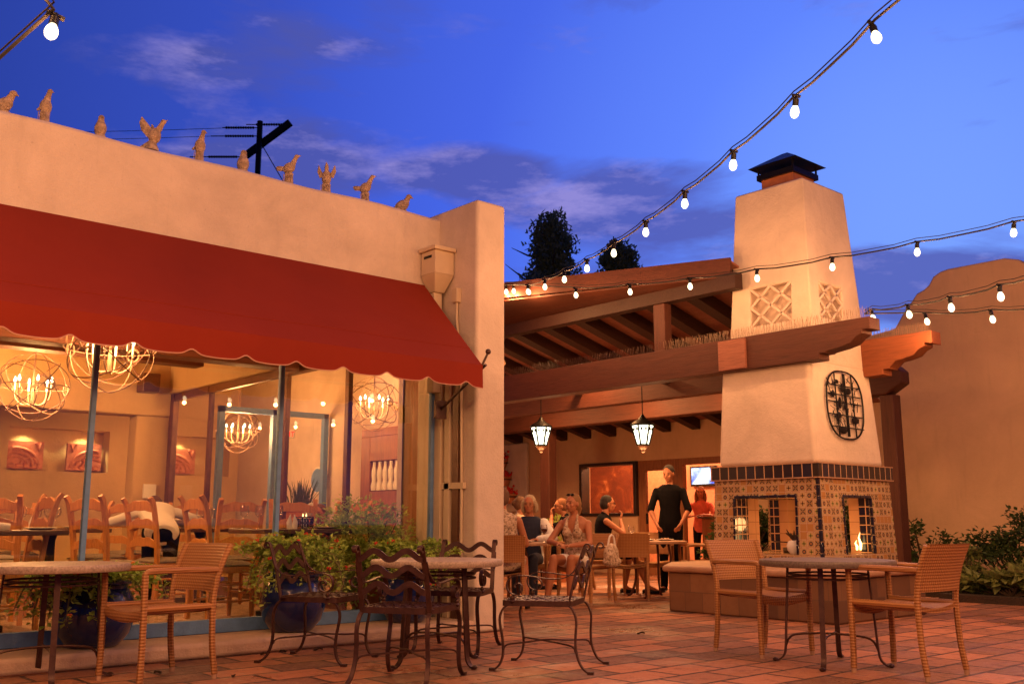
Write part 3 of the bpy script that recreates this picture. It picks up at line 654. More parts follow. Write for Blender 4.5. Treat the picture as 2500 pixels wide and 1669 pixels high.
# lattice vents in the stack (a frame, recess and crossing bars) on both visible faces
st_x = lambda z: 10.10+(.07)*(z-2.78)/2.28
st_y = lambda z: 6.19+(.07)*(z-2.78)/2.28
zc0, zc1 = 3.31, 3.74
bx_ = MB(); by_ = MB()

def lattice(face, a0, a1, z0, z1, n):
    wv = (a1-a0); hv = (z1-z0); wdt = .016
    for s_ in (1, -1):
        for i in range(-n, n+1):
            # line z = z0 + hv*( (a-a0)/wv*1.5 + i/ n ) clipped to rectangle
            pts = []
            for t in [q/40 for q in range(41)]:
                aa = a0+wv*t; zz = z0+hv*((t if s_ == 1 else 1-t)*1.0*2/ (2) + i*.5)
                if z0 <= zz <= z1: pts.append((aa, zz))
            if len(pts) > 2:
                p, q = pts[0], pts[-1]
                if face == 'x': bx_.tube([(10.15, p[0], p[1]), (10.15, q[0], q[1])], wdt, 4, r2=.016, upv=(0, 1, 1))
                else: by_.tube([(p[0], 6.235, p[1]), (q[0], 6.235, q[1])], wdt, 4, r2=.016, upv=(1, 0, 1))
lattice('x', 6.48, 7.05, 3.33, 3.80, 2); lattice('y', 10.34, 10.84, 3.36, 3.78, 2)
for (a, b, c_, d_) in () and ((6.53, 6.56, zc0-.03, zc1+.03), (7.02, 7.05, zc0-.03, zc1+.03), (6.56, 7.02, zc0-.03, zc0), (6.56, 7.02, zc1, zc1+.03)): bx_.box(10.09, 10.13, a, b, c_, d_)
for (a, b, c_, d_) in () and ((10.39, 10.42, zc0-.03, zc1+.03), (10.80, 10.83, zc0-.03, zc1+.03), (10.42, 10.80, zc0-.03, zc0), (10.42, 10.80, zc1, zc1+.03)): by_.box(a, b, 6.18, 6.22, c_, d_)
bx_.build('lattice_vent', 'stucco', FP, bevel=.004); by_.build('lattice_vent', 'stucco', FP, bevel=.004)
MB().box(10.38, 10.86, 6.52, 6.98, 5.05, 5.26).build('flue', 'terracotta', FP, bevel=.01)
cp = MB().box(10.34, 10.90, 6.48, 7.02, 5.24, 5.31)
for a in (10.36, 10.88):
    for b in (6.5, 7.0): cp.box(a-.01, a+.01, b-.01, b+.01, 5.31, 5.40)
cp.frustum((10.27, 10.97, 6.40, 7.10), (10.58, 10.66, 6.71, 6.79), 5.40, 5.60).build('chimney_cap', 'black', FP)
# burner flames; right-hand set is a glowing stand-in for glints on tile
for flame_glint_set in (0, 1):
  fl = MB()
  for (fx, fy, hgt) in ((10.55, 6.55, .22), (10.63, 6.66, .26), (10.5, 6.7, .18), (10.7, 6.82, .2), (10.90, 6.21, .20), (10.87, 6.24, .11)):
    kf = .45 if fx > 10.75 else 1
    if (fx > 10.75) == bool(flame_glint_set): fl.tube([(fx, fy, .66), (fx+.01, fy, .66+hgt*.35), (fx-.012, fy+.01, .66+hgt*.7), (fx+.006, fy, .66+hgt)], [.028*kf, .034*kf, .018*kf, .002], 8)
  fl.build('flame', 'flame', FP, smooth=True)  # second build is the right-hand stand-in for glints on tile
MB().tube([(10.4, 6.5, .64), (10.85, 6.9, .64)], .04, 8).tube([(10.4, 6.92, .65), (10.82, 6.5, .65)], .035, 8).build('log', 'bark', FP, smooth=True)
lamp('fire_light', (-.0, -.15, .95), 6, (1, .45, .15), FP, .08)
# wrought iron medallion on the right face
md = thing('iron_medallion', 'oval black wrought iron medallion of plants and lattice on the fireplace right face', 'wall ornament', (10.66, 6.10, 2.2))
cx_, cz_ = 10.61, 2.325
def oval(t, k=1.0): 
    e = 2.6; c_, s_ = cos(t), sin(t)
    return (cx_+.395*k*abs(c_)**(2/e)*(1 if c_ > 0 else -1), 6.095+ .06*((cz_+.34*s_)-1.7)*1.0*.9, cz_+.40*k*abs(s_)**(2/e)*(1 if s_ > 0 else -1))
mm = MB().tube([oval(2*pi*i/40) for i in range(40)], .011, 6, closed=True)
def yy_(z): return 6.095+.054*(z-1.7)
def seg(a, b, w=.006): mm.tube([(cx_+a[0], yy_(cz_+a[1]), cz_+a[1]), (cx_+b[0], yy_(cz_+b[1]), cz_+b[1])], w, 5)
for a in (-.19, .0, .03, .18): seg((a, -.37), (a+.01, .37), .009)
for z in (-.26, -.12, .03, .12, .23): seg((-.36, z), (.36, z-.01), .008)
for s_ in range(80):
    a = random.uniform(-.32, .27); z = random.uniform(-.3, .28); th = random.uniform(0, pi); L = random.uniform(.04, .13)
    seg((a, z), (a+L*cos(th)*.8, min(.34, z+L*sin(th))), random.uniform(.0025, .005))
for (a, z, rx, rz_) in ((-.09, .27, .03, .018), (-.02, .2, .02, .04), (.06, .17, .035, .03), (-.07, .02, .022, .05), (-.1, -.13, .03, .03), (.12, -.17, .045, .03), (-.06, -.3, .045, .03), (.0, -.02, .02, .03), (-.15, .12, .02, .03)):
    mm.ball((cx_+a*1.6, yy_(cz_+z), cz_+z), (rx*1.9, .006, rz_*1.4), 10, 6)
mm.build('ironwork', 'black', md, smooth=True)
# small white urn with dry sprig on the hearth
ur = thing('white_urn', 'small white urn with dry brown sprig on the fireplace ledge', 'urn', (9.98, 6.50, .62))
MB().lathe([(.045, 0), (.075, .04), (.085, .09), (.07, .13), (.05, .15)], (9.98, 6.50, .625), 20).build('pot_body', 'ceramic', ur, smooth=True)
sp = MB()
for i in range(14):
    a = random.uniform(0, 6.3); sp.tube([(9.98, 6.5, .76), (9.98+.05*cos(a), 6.5+.05*sin(a), .83), (9.98+.09*cos(a), 6.5+.09*sin(a), .86+random.uniform(-.03, .04))], [.004, .012, .002], 5)
sp.tube([(9.98, 6.52, .75), (9.95, 6.75, .76)], .008, 5); sp.build('sprig', 'bark', ur, smooth=True)

# ------------------------------------------------------------ pergola and patio roof
PG = thing('patio_roof', 'dark red timber patio roof with rafters, carved beam ends and posts behind the fireplace', 'pergola', (12, 10, 0))
zb0, zb1 = 2.77, 3.16
def scroll(y_end, z0, z1, ytail):
    h = z1-z0
    return [(ytail, z0), (ytail, z1), (y_end, z1), (y_end, z1-.11*h/.39*1.2), (y_end+.10, z1-.13), (y_end+.10, z1-.17), (y_end+.17, z1-.20), (y_end+.24, z1-.26), (y_end+.37, z1-.29), (y_end+.46, z1-.30),
            (y_end+.55, z0+.075), (y_end+.55, z0+.065), (y_end+.63, z0+.065), (y_end+.63, z0)]
MB().prism(scroll(5.34, zb0, zb1, 12.4), 'X', 9.84, 10.06).build('front_beam', 'beam', PG, bevel=.008)
MB().prism(scroll(5.30, zb0-.05, zb1+.01, 6.2), 'X', 11.17, 11.39).build('rear_beam_end', 'beam_lit', PG, bevel=.008)
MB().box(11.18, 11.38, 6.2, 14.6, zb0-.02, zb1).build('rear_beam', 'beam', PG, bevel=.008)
MB().prism([(6.62, 2.74), (6.72, 2.68), (15.5, 2.68), (15.5, 3.12), (6.72, 3.12), (6.56, 3.06), (6.48, 2.98), (6.48, 2.82)], 'X', 12.68, 12.92).build('header_beam', 'beam', PG, bevel=.02)
MB().box(12.70, 12.90, 6.62, 6.82, 0, 2.68).build('post', 'post', PG, bevel=.01)
MB().box(12.74, 12.94, 13.42, 13.66, 0, 2.68).build('post', 'post', PG, bevel=.01)
MB().box(9.80, 9.845, 6.93, 7.32, zb0+.01, zb1-.02).build('beam_end_block', 'deck', PG, bevel=.006)
rk = .27; rz0 = 4.0
def rz(x): return rz0-rk*(x-9.98)
MB().box(9.90, 10.06, 7.1, 12.2, 3.80, 4.0).build('ledger', 'beamx', PG, bevel=.006)
for yy in (8.34,): MB().box(9.92, 10.06, yy-.10, yy+.09, zb1, 3.80).build('post', 'post', PG, bevel=.008)
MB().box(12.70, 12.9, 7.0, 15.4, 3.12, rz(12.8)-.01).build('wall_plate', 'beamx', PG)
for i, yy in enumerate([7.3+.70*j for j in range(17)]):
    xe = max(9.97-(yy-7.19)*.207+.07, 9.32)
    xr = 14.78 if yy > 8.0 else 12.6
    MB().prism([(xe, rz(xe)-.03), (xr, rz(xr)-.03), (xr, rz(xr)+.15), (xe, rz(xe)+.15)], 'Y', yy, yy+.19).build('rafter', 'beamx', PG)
# decking boards: with a skylight slot or two left open
def deckpiece(xa, xb_, ya, yb): return [(xa, rz(xa)+.151), (xb_, rz(xb_)+.151), (xb_, rz(xb_)+.175), (xa, rz(xa)+.175)], ya, yb
dk = MB()
for (xa, xb_, ya, yb) in ((9.97, 11.9, 7.2, 7.9), (12.3, 12.6, 7.2, 7.9), (9.95, 14.8, 7.9, 9.9), (9.6, 11.9, 9.9, 10.2), (12.4, 14.8, 9.9, 10.2), (9.5, 14.8, 10.2, 19.0)):
    p, a, b = deckpiece(xa, xb_, ya, yb); dk.prism(p, 'Y', a, b)
# skewed front overhang of the deck
def P3(x, y, dz): return (x, y, rz(x)+dz)
q = [P3(9.95, 7.2, .151), P3(9.26, 10.64, .151), P3(9.26, 12.5, .151), P3(9.95, 12.5, .151), P3(9.95, 7.2, .176), P3(9.26, 10.64, .176), P3(9.26, 12.5, .176), P3(9.95, 12.5, .176)]
dk.add(q, [(0, 1, 2, 3), (7, 6, 5, 4), (0, 4, 5, 1), (1, 5, 6, 2), (2, 6, 7, 3), (3, 7, 4, 0)])
dk.build('roof_deck', 'deck', PG)
q = [P3(9.93, 7.22, -.035), P3(9.27, 10.62, -.035), P3(9.27, 12.5, -.035), P3(9.93, 12.5, -.035), P3(9.93, 7.22, -.055), P3(9.27, 10.62, -.055), P3(9.27, 12.5, -.055), P3(9.93, 12.5, -.055)]
MB().add(q, [(3, 2, 1, 0), (4, 5, 6, 7), (4, 0, 1, 5), (5, 1, 2, 6), (6, 2, 3, 7), (7, 3, 0, 4)]).build('soffit', 'beam', PG)
# fascia following the skewed edge
a, b = Vector((9.97, 7.19, 0)), Vector((9.24, 10.72, 0)); nrm_ = (b-a).normalized().cross(Vector((0, 0, 1)))*-.04
vs = []
for p in (a, b):
    zt = rz(p.x)+.20
    for off in (0, 1):
        for z in (zt-.22, zt): q_ = p+nrm_*off; vs.append((q_.x, q_.y, z))
MB().add(vs, [(0, 1, 5, 4), (2, 6, 7, 3), (1, 3, 7, 5), (0, 4, 6, 2), (0, 2, 3, 1), (4, 5, 7, 6)]).build('fascia', 'beam', PG)
MB().box(9.0, 15.1, 17.6, 17.8, 0, 4.3).build('side_wall', 'stucco_far', PG)  # unseen wall, and deck run out to it, added to block sky light
MB().tube([(9.2, 10.75, 4.15), (9.2, 10.8, 3.75), (9.35, 10.95, 3.45), (9.6, 11.1, 3.3)], .05, 8).build('gutter_elbow', 'cap', PG, smooth=True)
# bird spikes on the beam tops
def spikes(x, ya, yb, n, z, dx):
    m_ = MB(); m_.box(x-.02, x+.02, ya, yb, z, z+.006)
    for i in range(n):
        y_ = ya+(yb-ya)*i/n; 
        for s_ in (-1, 0, 1):
            lx = s_*.05+random.uniform(-.01, .01); ly = random.uniform(-.02, .02)
            m_.tube([(x+s_*.015, y_, z), (x+lx, y_+ly, z+.13+random.uniform(-.01, .015))], .0022, 3, caps=False)
    return m_
spikes(9.95, 5.40, 8.3, 85, zb1, 0).build('bird_spikes', 'spike', PG); spikes(9.95, 8.32, 12.2, 80, zb1, 0).build('bird_spikes', 'iron', PG)
for yy in (9.27, 11.05): MB().box(10.06, 11.18, yy-.05, yy+.05, 2.95, 3.05).build('cross_rail', 'beamx', PG, bevel=.005)
spikes(11.28, 5.40, 8.2, 80, zb1, 0).build('bird_spikes', 'spike', PG)

# ------------------------------------------------------------ right / rear building
R = thing('rear_building', 'tan stucco building with curved mission parapet behind the patio', 'building', (15, 8, 0))
prof = [(15.6, 0), (15.6, 3.9), (11, 3.9), (8.3, 3.92), (7.62, 4.0), (7.45, 4.24), (7.32, 4.38), (7.22, 4.50), (7.10, 4.545), (7.02, 4.60), (6.94, 4.72), (6.82, 4.78), (6.70, 4.80), (5.86, 4.80), (5.66, 4.74), (5.50, 4.60), (5.3, 4.5), (5.1, 4.3), (4.9, 4.2), (3.8, 4.1), (-4, 4.1), (-4, 0)]
# wall with openings for the window and the doors: built from strips below z 2.2, the shaped top above
oz = 2.16
MB().prism([(17.6, oz), (17.6, 3.9), (10.9, 3.9)] + [(10.9, oz)], 'X', 14.8, 15.1).build('upper_wall', 'stucco_far', R)
MB().prism([(10.9, 0), (10.9, 3.9)] + prof[3:-1] + [(-4, 0)], 'X', 14.8, 15.1).build('shaped_wall', 'stucco_far', R, bevel=.04, seg=3)
MB().box(14.8, 15.1, 14.65, 17.6, 0, oz).box(14.8, 15.1, 13.10, 14.65, 0, 1.10).build('lower_wall', 'stucco_far', R)
wf = MB()
for (a, b, c_, d_) in ((13.10, 13.17, 1.10, 2.16), (14.58, 14.65, 1.10, 2.16), (13.17, 14.58, 1.10, 1.16), (13.17, 14.58, 2.10, 2.16)): wf.box(14.76, 15.0, a, b, c_, d_)
wf = wf.build('window_frame', 'darkframe', R, bevel=.006)
MB().box(14.9, 14.906, 13.17, 14.58, 1.16, 2.10).build('pane', 'glassdim', wf)
dr = MB()
for (a, b, c_, d_) in ((12.92, 13.10, 0, 2.16), (12.12, 12.26, 0, 2.16), (12.26, 12.92, 1.96, 2.16), (12.26, 12.92, 0, .2)): dr.box(14.84, 14.92, a, b, c_, d_)
dr = dr.build('door', 'doorwood', R, bevel=.006)
MB().box(14.876, 14.882, 12.26, 12.92, .2, 1.96).build('pane', 'glassdim', dr)
MB().box(14.80, 14.84, 12.86, 12.89, .95, 1.15).build('handle', 'black', dr)
dr = MB()
for (a, b, c_, d_) in ((12.00, 12.12, 0, 2.16), (10.9, 11.02, 0, 2.16), (11.02, 12.00, 2.04, 2.16)): dr.box(14.84, 14.96, a, b, c_, d_)
dr.build('door_frame', 'doorwood', R, bevel=.006)
MB().box(15.1, 18.7, 9.5, 18.9, 0, .02).build('interior_floor', 'carpet', R)
ob = col('orange_plaster', (.58, .29, .17))
MB().box(18.7, 18.85, 9.5, 19.0, 0, 3.4).box(15.1, 18.7, 9.4, 9.5, 0, 3.4).box(15.1, 18.7, 18.9, 19.0, 0, 3.4).build('interior_wall', ob, R)
MB().box(15.1, 18.85, 9.4, 19, 3.4, 3.5).build('interior_ceiling', ob, R)
MB().box(14.7, 14.795, 16.2, 17.2, 1.2, 2.7).build('wall_plaque', 'stucco', None, bevel=.03)
bpy.data.objects['wall_plaque'].name = 'wall_plaque'
tag(bpy.data.objects['wall_plaque'], 'tall pale plaster plaque with stepped outline behind the hanging flower pots', 'wall plaque')
# big mottled dark red panel and tv inside
pm, g = newmat('dark_red_mottle'); tc = g.n('ShaderNodeTexCoord').outputs['Object']
c = g.ramp(g.noise(tc, 2.2, 5, .6, .8), [(.3, (.07, .014, .006)), (.52, (.14, .03, .010)), (.58, (.20, .055, .016)), (.68, (.42, .18, .07))]); finish(g, c, .8); M['redmottle'] = pm
pt = thing('large_red_panel', 'large mottled dark red panel seen through the framed patio window', 'painting', (18.3, 17, 1.2))
MB().box(18.50, 18.56, 16.55, 18.05, 1.0, 2.5).build('canvas', 'redmottle', pt)  # mottled dark red panel
tv = thing('television', 'wall television glowing white and blue beyond the open door', 'television', (18.6, 14.6, 2))
MB().box(18.60, 18.68, 14.08, 14.82, 1.80, 2.26).build('tv_case', 'black', tv, bevel=.01)
sm, g = newmat('tv_picture'); tc = g.n('ShaderNodeTexCoord').outputs['Object']
c = g.ramp(g.noise(tc, 2.5, 3, .5), [(.38, (.10, .12, .55)), (.5, (.6, .7, 1)), (.6, (1, 1, 1))]); e = g.n('ShaderNodeEmission', i_Strength=1.6); g.l(c, e.inputs[0]); o = g.n('ShaderNodeOutputMaterial'); g.l(e.outputs[0], o.inputs[0]); M['tv'] = sm
MB().box(18.594, 18.60, 14.13, 14.77, 1.85, 2.22).build('screen', 'tv', tv)
bar = thing('host_counter', 'carved dark wooden counter just inside the open patio door', 'counter', (15.6, 11.8, 0))
MB().box(15.5, 16.1, 11.0, 12.1, .02, 1.05).build('cabinet', 'doorwood', bar, bevel=.01)
MB().box(15.44, 16.16, 10.94, 12.16, 1.05, 1.09).build('counter_top', 'darkwood', bar, bevel=.008)
tag(MB().box(15.7, 15.76, 11.25, 11.75, 1.09, 1.45).box(15.68, 15.80, 11.4, 11.6, 1.09, 1.12).build('monitor', 'black', None, bevel=.01), 'black screen standing on the counter inside the open door', 'monitor')
# planting bed at right
tag(MB().box(12.62, 14.8, -4, 6.15, 0, .09).box(13.2, 14.8, 6.15, 10.75, 0, .28).build('planting_bed', 'soil'), kind='structure')

# ------------------------------------------------------------ utility pole and trees behind
UP = thing('utility_pole', 'dark wooden utility pole with crossarm and strings of insulators behind the parapet', 'utility pole', (19.6, 39.6, 0))
MB().tube([(19.57, 39.41, 0), (19.57, 39.41, 18.8)], .13, 10).build('pole', 'black', UP, smooth=True)
pa, pb = Vector((19.2, 40.2, 17.2)), Vector((20.6, 38.5, 18.75))
MB().tube([pa, pb], .13, 4, upv=(0, 0, 1)).build('crossarm', 'black', UP)
for (q_, L, dz) in ((pb, 2.0, -.1), (Vector((19.57, 39.41, 18.5)), 1.7, 0.), (Vector((19.57, 39.41, 18.1)), 2.2, 0), (pa, 2.4, .05)):
    m_ = MB(); d = Vector((-.75, .66, 0)); m_.tube([q_+Vector((0, 0, dz)), q_+Vector((0, 0, dz))+d*L], .025, 5)
    for i in range(12): m_.ball(q_+Vector((0, 0, dz))+d*(.3+i*.11), (.065, .065, .065), 6, 4)
    m_.build('insulator_string', 'black', UP, smooth=True)
pw = thing('power_lines', 'thin power lines running left from the utility pole', 'power line', (0, 48, 17))
for (q_, dz) in ((Vector((18.3, 40.6, 18.5)), 0), (Vector((17.9, 40.9, 18.1)), 0), (Vector((17.2, 42.0, 16.95)), 0)):
    e_ = q_+Vector((-.75, .66, 0))*40+Vector((0, 0, 1.2)); pts = [q_.lerp(e_, i/20)-Vector((0, 0, 1.4*4*(i/20)*(1-i/20)*.5)) for i in range(21)]
    MB().tube(pts, .009, 4).build('wire', 'black', pw)
MB().tube([(19.57, 39.41, 17.9), (21.2, 38.2, 14.5)], .02, 4).build('guy_wire', 'black', UP)
def tree(loc, h, rad, seed, label, pw__=1.05):
    random.seed(seed); t = thing('evergreen_tree', label, 'tree', loc); m_ = MB()
    tb = MB().tube([(0, 0, 0), (.05, .0, h*.5), (0, .05, h*.93)], [rad*.09, rad*.05, .03], 8)
    for k in range(26):
        z = h*(.45+.5*k/26); a = k*2.4; L = rad*(1.05-(z/h-.45)*1.6)*random.uniform(.7, 1.1)
        tb.tube([(0, 0, z), (L*.6*cos(a), L*.6*sin(a), z+L*.12), (L*cos(a), L*sin(a), z+L*.3)], [.07, .04, .01], 5)
    tb.build('trunk', 'bark', t, world=False)
    for k in range(330):
        f = random.random()**.8; z = h*(.42+.58*f); prof_ = (1-f)**pw__*(.72+.28*sin(f*19+seed))+.03
        a = random.uniform(0, 2*pi); rr = rad*prof_*random.uniform(.35, 1.12); c0 = Vector((rr*cos(a), rr*sin(a), z)); s0 = rad*.12*random.uniform(.5, 1.4)
        for q_ in range(46):
            d = Vector((random.gauss(0, 1), random.gauss(0, 1), random.gauss(0, .9))).normalized()*s0*random.random()**.4
            p = c0+d; u1 = Vector((random.gauss(0, 1), random.gauss(0, 1), random.gauss(0, 1)+.8)).normalized()*random.uniform(.10, .22); w1 = u1.cross(Vector((random.gauss(0, 1), random.gauss(0, 1), random.gauss(0, 1)))).normalized()*.05
            m_.add([p-w1, p+w1, p+u1+w1*.4, p+u1-w1*.4], [(0, 1, 2, 3)])
    m_.build('crown', 'conifer', t, world=False); return t
tree((26.7, 27.9, 0), 12.9, 4.3, 3, 'taller pointed dark evergreen rising behind the patio roof')
tree((30.2, 27.5, 0), 12.45, 2.9, 9, 'lower round-topped dark evergreen right of the taller one behind the roof', .7)
random.seed(11)
# ------------------------------------------------------------ furniture builders (local frame: +x is forward)
def bez(pts, n=6):
    """Catmull-Rom through points"""
    P = [Vector(p) for p in pts]; P = [P[0]*2-P[1]] + P + [P[-1]*2-P[-2]]; out = []
    for i in range(1, len(P)-2):
        for k in range(n):
            t = k/n; a, b, c, d = P[i-1], P[i], P[i+1], P[i+2]
            out.append(.5*((2*b)+(c-a)*t+(2*a-5*b+4*c-d)*t*t+(3*b-a-3*c+d)*t**3))
    return out+[P[-2]]
def make_wicker():
    t = thing('wicker_armchair', '', 'chair')
    b = MB()
    b.grid(lambda u, v: (-.235-.10*(v)**1.4-.035*sin(pi*u)+.0, -.245-.012*v+(.49+.024*v)*u, .535+.30*v), 14, 10, (-.022, 0, .002)).build('backrest', 'wicker', t, True, world=False)
    s = MB().grid(lambda u, v: (-.235+.47*u, -.235+.47*v, .455-.028*sin(pi*v)-.008*sin(pi*u)), 10, 12, (0, 0, -.022))
    s.grid(lambda u, v: (.235+.012*sin(pi*u), -.235+.47*v, .455-.028*sin(pi*v)-.062*u), 3, 12, (-.02, 0, 0)); s.grid(lambda u, v: (-.235, -.235+.47*v, .455-.028*sin(pi*v)-.03*u), 3, 12, (.02, 0, 0))
    s.build('seat', 'wicker', t, True, world=False)
    for sy in (-1, 1):
        MB().tube([(-.235, sy*.24, .45), (.235, sy*.24, .455)], .02, 8).build('side_rail', 'wicker', t, True, world=False)
        MB().tube(bez([(-.265, sy*.25, .672), (-.1, sy*.253, .678), (.12, sy*.252, .68), (.225, sy*.248, .675), (.247, sy*.246, .655)], 4), .0195, 8).build('arm', 'wicker', t, True, world=False)
        for path in (bez([(.245, sy*.245, .665), (.24, sy*.245, .45), (.238, sy*.245, .2), (.242, sy*.247, .03)], 3), bez([(-.33, sy*.257, .828), (-.27, sy*.252, .68), (-.238, sy*.245, .52), (-.236, sy*.245, .4), (-.245, sy*.245, .2), (-.27, sy*.248, .03)], 3)):
            lg = MB().tube(path, .0205, 8).build('leg', 'wicker', t, True, world=False)
            e = path[-1]; MB().tube([(e.x, e.y, .032), (e.x, e.y, 0)], .0175, 8).build('foot', 'cap', lg, True, world=False)
    return t
def make_iron():
    t = thing('iron_armchair', '', 'chair')
    # seat: flat frame and woven straps
    s = MB()
    fr_ = bez([(-.225, -.20, .44), (-.23, 0, .44), (-.225, .20, .44), (-.20, .235, .44), (0, .25, .44), (.20, .255, .44), (.235, .22, .44), (.245, 0, .44), (.235, -.22, .44), (.20, -.255, .44), (0, -.25, .44), (-.20, -.235, .44)], 3)[:-1]
    s.tube(fr_, .019, 4, closed=True, r2=.005, upv=(0, 0, 1)); s.build('seat_frame', 'iron', t, True, world=False)
    w_ = MB()
    for i in range(7):
        x = -.185+i*.0625
        w_.tube([(x, -.24+.008*k*0+.48*k/14, .452+.004*(1 if (k+i) % 2 else -1)) for k in range(15)], .019, 4, r2=.0018, upv=(1, 0, 0))
    for j in range(7):
        y = -.195+j*.065
        w_.tube([(-.22+.455*k/14, y, .452+.004*(-1 if (k+j) % 2 else 1)) for k in range(15)], .019, 4, r2=.0018, upv=(0, 1, 0))
    w_.build('seat', 'iron', t, world=False)
    for sy in (-1, 1):
        y = sy*.225
        back = bez([(-.215, y, .43), (-.235, y, .52), (-.27, y*.98, .66), (-.315, y*.96, .79), (-.325, y*.96, .815), (-.34, y*.96, .83), (-.36, y*.96, .825), (-.367, y*.96, .805), (-.352, y*.96, .792), (-.338, y*.96, .80)], 4)
        MB().tube(back, .0165, 4, r2=.0045, upv=(0, 1, 0)).build('back_post', 'iron', t, True, world=False)
        arm = bez([(-.295, y*1.0, .735), (-.262, y*1.04, .66), (-.20, y*1.08, .612), (-.10, y*1.12, .602), (.05, y*1.14, .618), (.13, y*1.14, .62), (.185, y*1.14, .60), (.205, y*1.14, .555), (.185, y*1.14, .51), (.145, y*1.14, .495), (.105, y*1.14, .512), (.098, y*1.14, .55), (.125, y*1.14, .572), (.15, y*1.14, .556), (.145, y*1.14, .54)], 4)
        a_ = MB().tube(arm, .0145, 4, r2=.0035, upv=(0, 1, 0)); a_.build('arm', 'iron', t, True, world=False)
        k_ = MB().ball((.165, y*1.14, .475), .017, 8, 6).lathe([(.012, .44), (.022, .452), (.013, .464)], (.165, y*1.14, 0), 8)
        k_.build('arm_knuckle', 'iron', t, True, world=False)
        for path in (bez([(-.215, y, .43), (-.245, y*1.02, .40), (-.268, y*1.04, .33), (-.262, y*1.05, .22), (-.268, y*1.07, .13), (-.30, y*1.1, .05), (-.345, y*1.13, .012), (-.365, y*1.14, .008)], 4), bez([(.195, y*1.06, .43), (.235, y*1.08, .40), (.258, y*1.09, .33), (.238, y*1.1, .21), (.232, y*1.11, .12), (.25, y*1.12, .05), (.285, y*1.14, .012), (.305, y*1.15, .008)], 4)):
            lg = MB().tube(path, .0135, 4, r2=.0055, upv=(0, 1, 0)); lg.box(path[-1].x-.02, path[-1].x+.02, path[-1].y-.014, path[-1].y+.014, 0, .018)
            lg.build('leg', 'iron', t, True, world=False)
    for z0, xo in ((.775, -.305), (.675, -.272), (.575, -.245)):
        p = []
        for k in range(33):
            u = k/32; yv = -.215+.43*u; p.append((xo-.012*sin(pi*u), yv, z0-.026*cos(4*pi*u)))
        MB().tube(p, .0045, 4, r2=.0185, upv=(1, 0, 0)).build('back_slat', 'iron', t, True, world=False)
    for s_ in (1, -1):
        MB().tube(bez([(-.262, -s_*.235, .13), (-.235, -s_*.21, .165), (-.12, -s_*.10, .172), (0, 0, .178+.004*s_), (.12, s_*.11, .172), (.215, s_*.22, .165), (.234, s_*.25, .12)], 4), .0062, 6).build('stretcher', 'iron', t, True, world=False)
    return t
def make_ladder():
    t = thing('ladderback_chair', '', 'chair')
    for sy in (-1, 1):
        y = sy*.205
        MB().tube(bez([(-.20, y, 0), (-.20, y, .3), (-.205, y*1.02, .5), (-.235, y*1.05, .75), (-.285, y*1.08, .98), (-.325, y*1.09, 1.05)], 4), .021, 4, r2=.017, upv=(0, 1, 0)).build('leg', 'chairwood', t, True, world=False)
        MB().tube([(.19, y*1.05, 0), (.19, y*1.05, .10), (.19, y*1.05, .25), (.19, y*1.05, .43)], [.016, .024, .019, .025], 10).build('leg', 'chairwood', t, True, world=False)
        for z in (.16, .30): MB().tube([(-.20, y, z), (0, y, z), (.19, y*1.05, z)], [.008, .012, .008], 8).build('stretcher', 'chairwood', t, True, world=False)
    for z in (.22,): MB().tube([(.19, -.21, z), (0.19, 0, z), (.19, .21, z)], [.009, .013, .009], 8).build('stretcher', 'chairwood', t, True, world=False)
    MB().box(-.20, .21, -.215, .215, .395, .45).build('seat_frame', 'chairwood', t, bevel=.008, world=False)
    MB().grid(lambda u, v: (-.205+.425*u, -.22+.44*v, .452+.045*min(1, 5*u*(1-u)+.3)*min(1, 5*v*(1-v)+.3)), 8, 8, (0, 0, -.01)).build('cushion', 'cushion', t, True, world=False)
    for z0, hh, xo in ((.955, .075, -.282), (.79, .07, -.243), (.62, .065, -.222)):
        n = 20; p = []
        for k in range(n+1):
            u = k/n; hump = .026*sin(pi*u)**1.5-.007*cos(4*pi*u)*sin(pi*u); p.append((-.205+.41*u, hump))
        poly = [(y, z0-hh/2+h*.7) for y, h in p]+[(y, z0+hh/2+h*1.5) for y, h in reversed(p)]
        MB().prism(poly, 'X', xo-.010, xo+.010).build('back_rail', 'chairwood', t, bevel=.003, world=False)
    return t
def make_cafe_table():
    t = thing('round_patio_table', '', 'table')
    MB().lathe([(.44, .668), (.462, .672), (.468, .685), (.468, .705), (.462, .714), (.44, .716), (.2, .7165)], (0, 0, 0), 56).build('tabletop', 'tabletop', t, True, world=False)
    for k in range(4):
        a = k*pi/2; c_, s_ = cos(a), sin(a)
        pts = bez([(.275*c_, .275*s_, .67), (.285*c_, .285*s_, .5), (.30*c_, .30*s_, .3), (.312*c_, .312*s_, .12), (.325*c_, .325*s_, .05), (.36*c_, .36*s_, .015), (.39*c_, .39*s_, .010)], 4)
        l_ = MB().tube(pts, .0175, 4, r2=.006, upv=(-s_, c_, 0)); e = pts[-1]; l_.ball((e.x, e.y, .014), (.022, .022, .014), 8, 5); l_.build('leg', 'iron', t, True, world=False)
    for z, r_ in ((.615, .272), (.588, .275)): MB().tube([(r_*cos(2*pi*i/40), r_*sin(2*pi*i/40), z) for i in range(40)], .007, 6, closed=True).build('ring', 'iron', t, True, world=False)
    for k in range(2):
        a = k*pi/2; c_, s_ = cos(a), sin(a)
        MB().tube(bez([(-.312*c_, -.312*s_, .11), (-.285*c_, -.285*s_, .165), (-.22*c_, -.22*s_, .195), (0, 0, .20+.008*k), (.22*c_, .22*s_, .195), (.285*c_, .285*s_, .165), (.312*c_, .312*s_, .11)], 4), .0085, 6).build('stretcher', 'iron', t, True, world=False)
    return t
d2 = radians
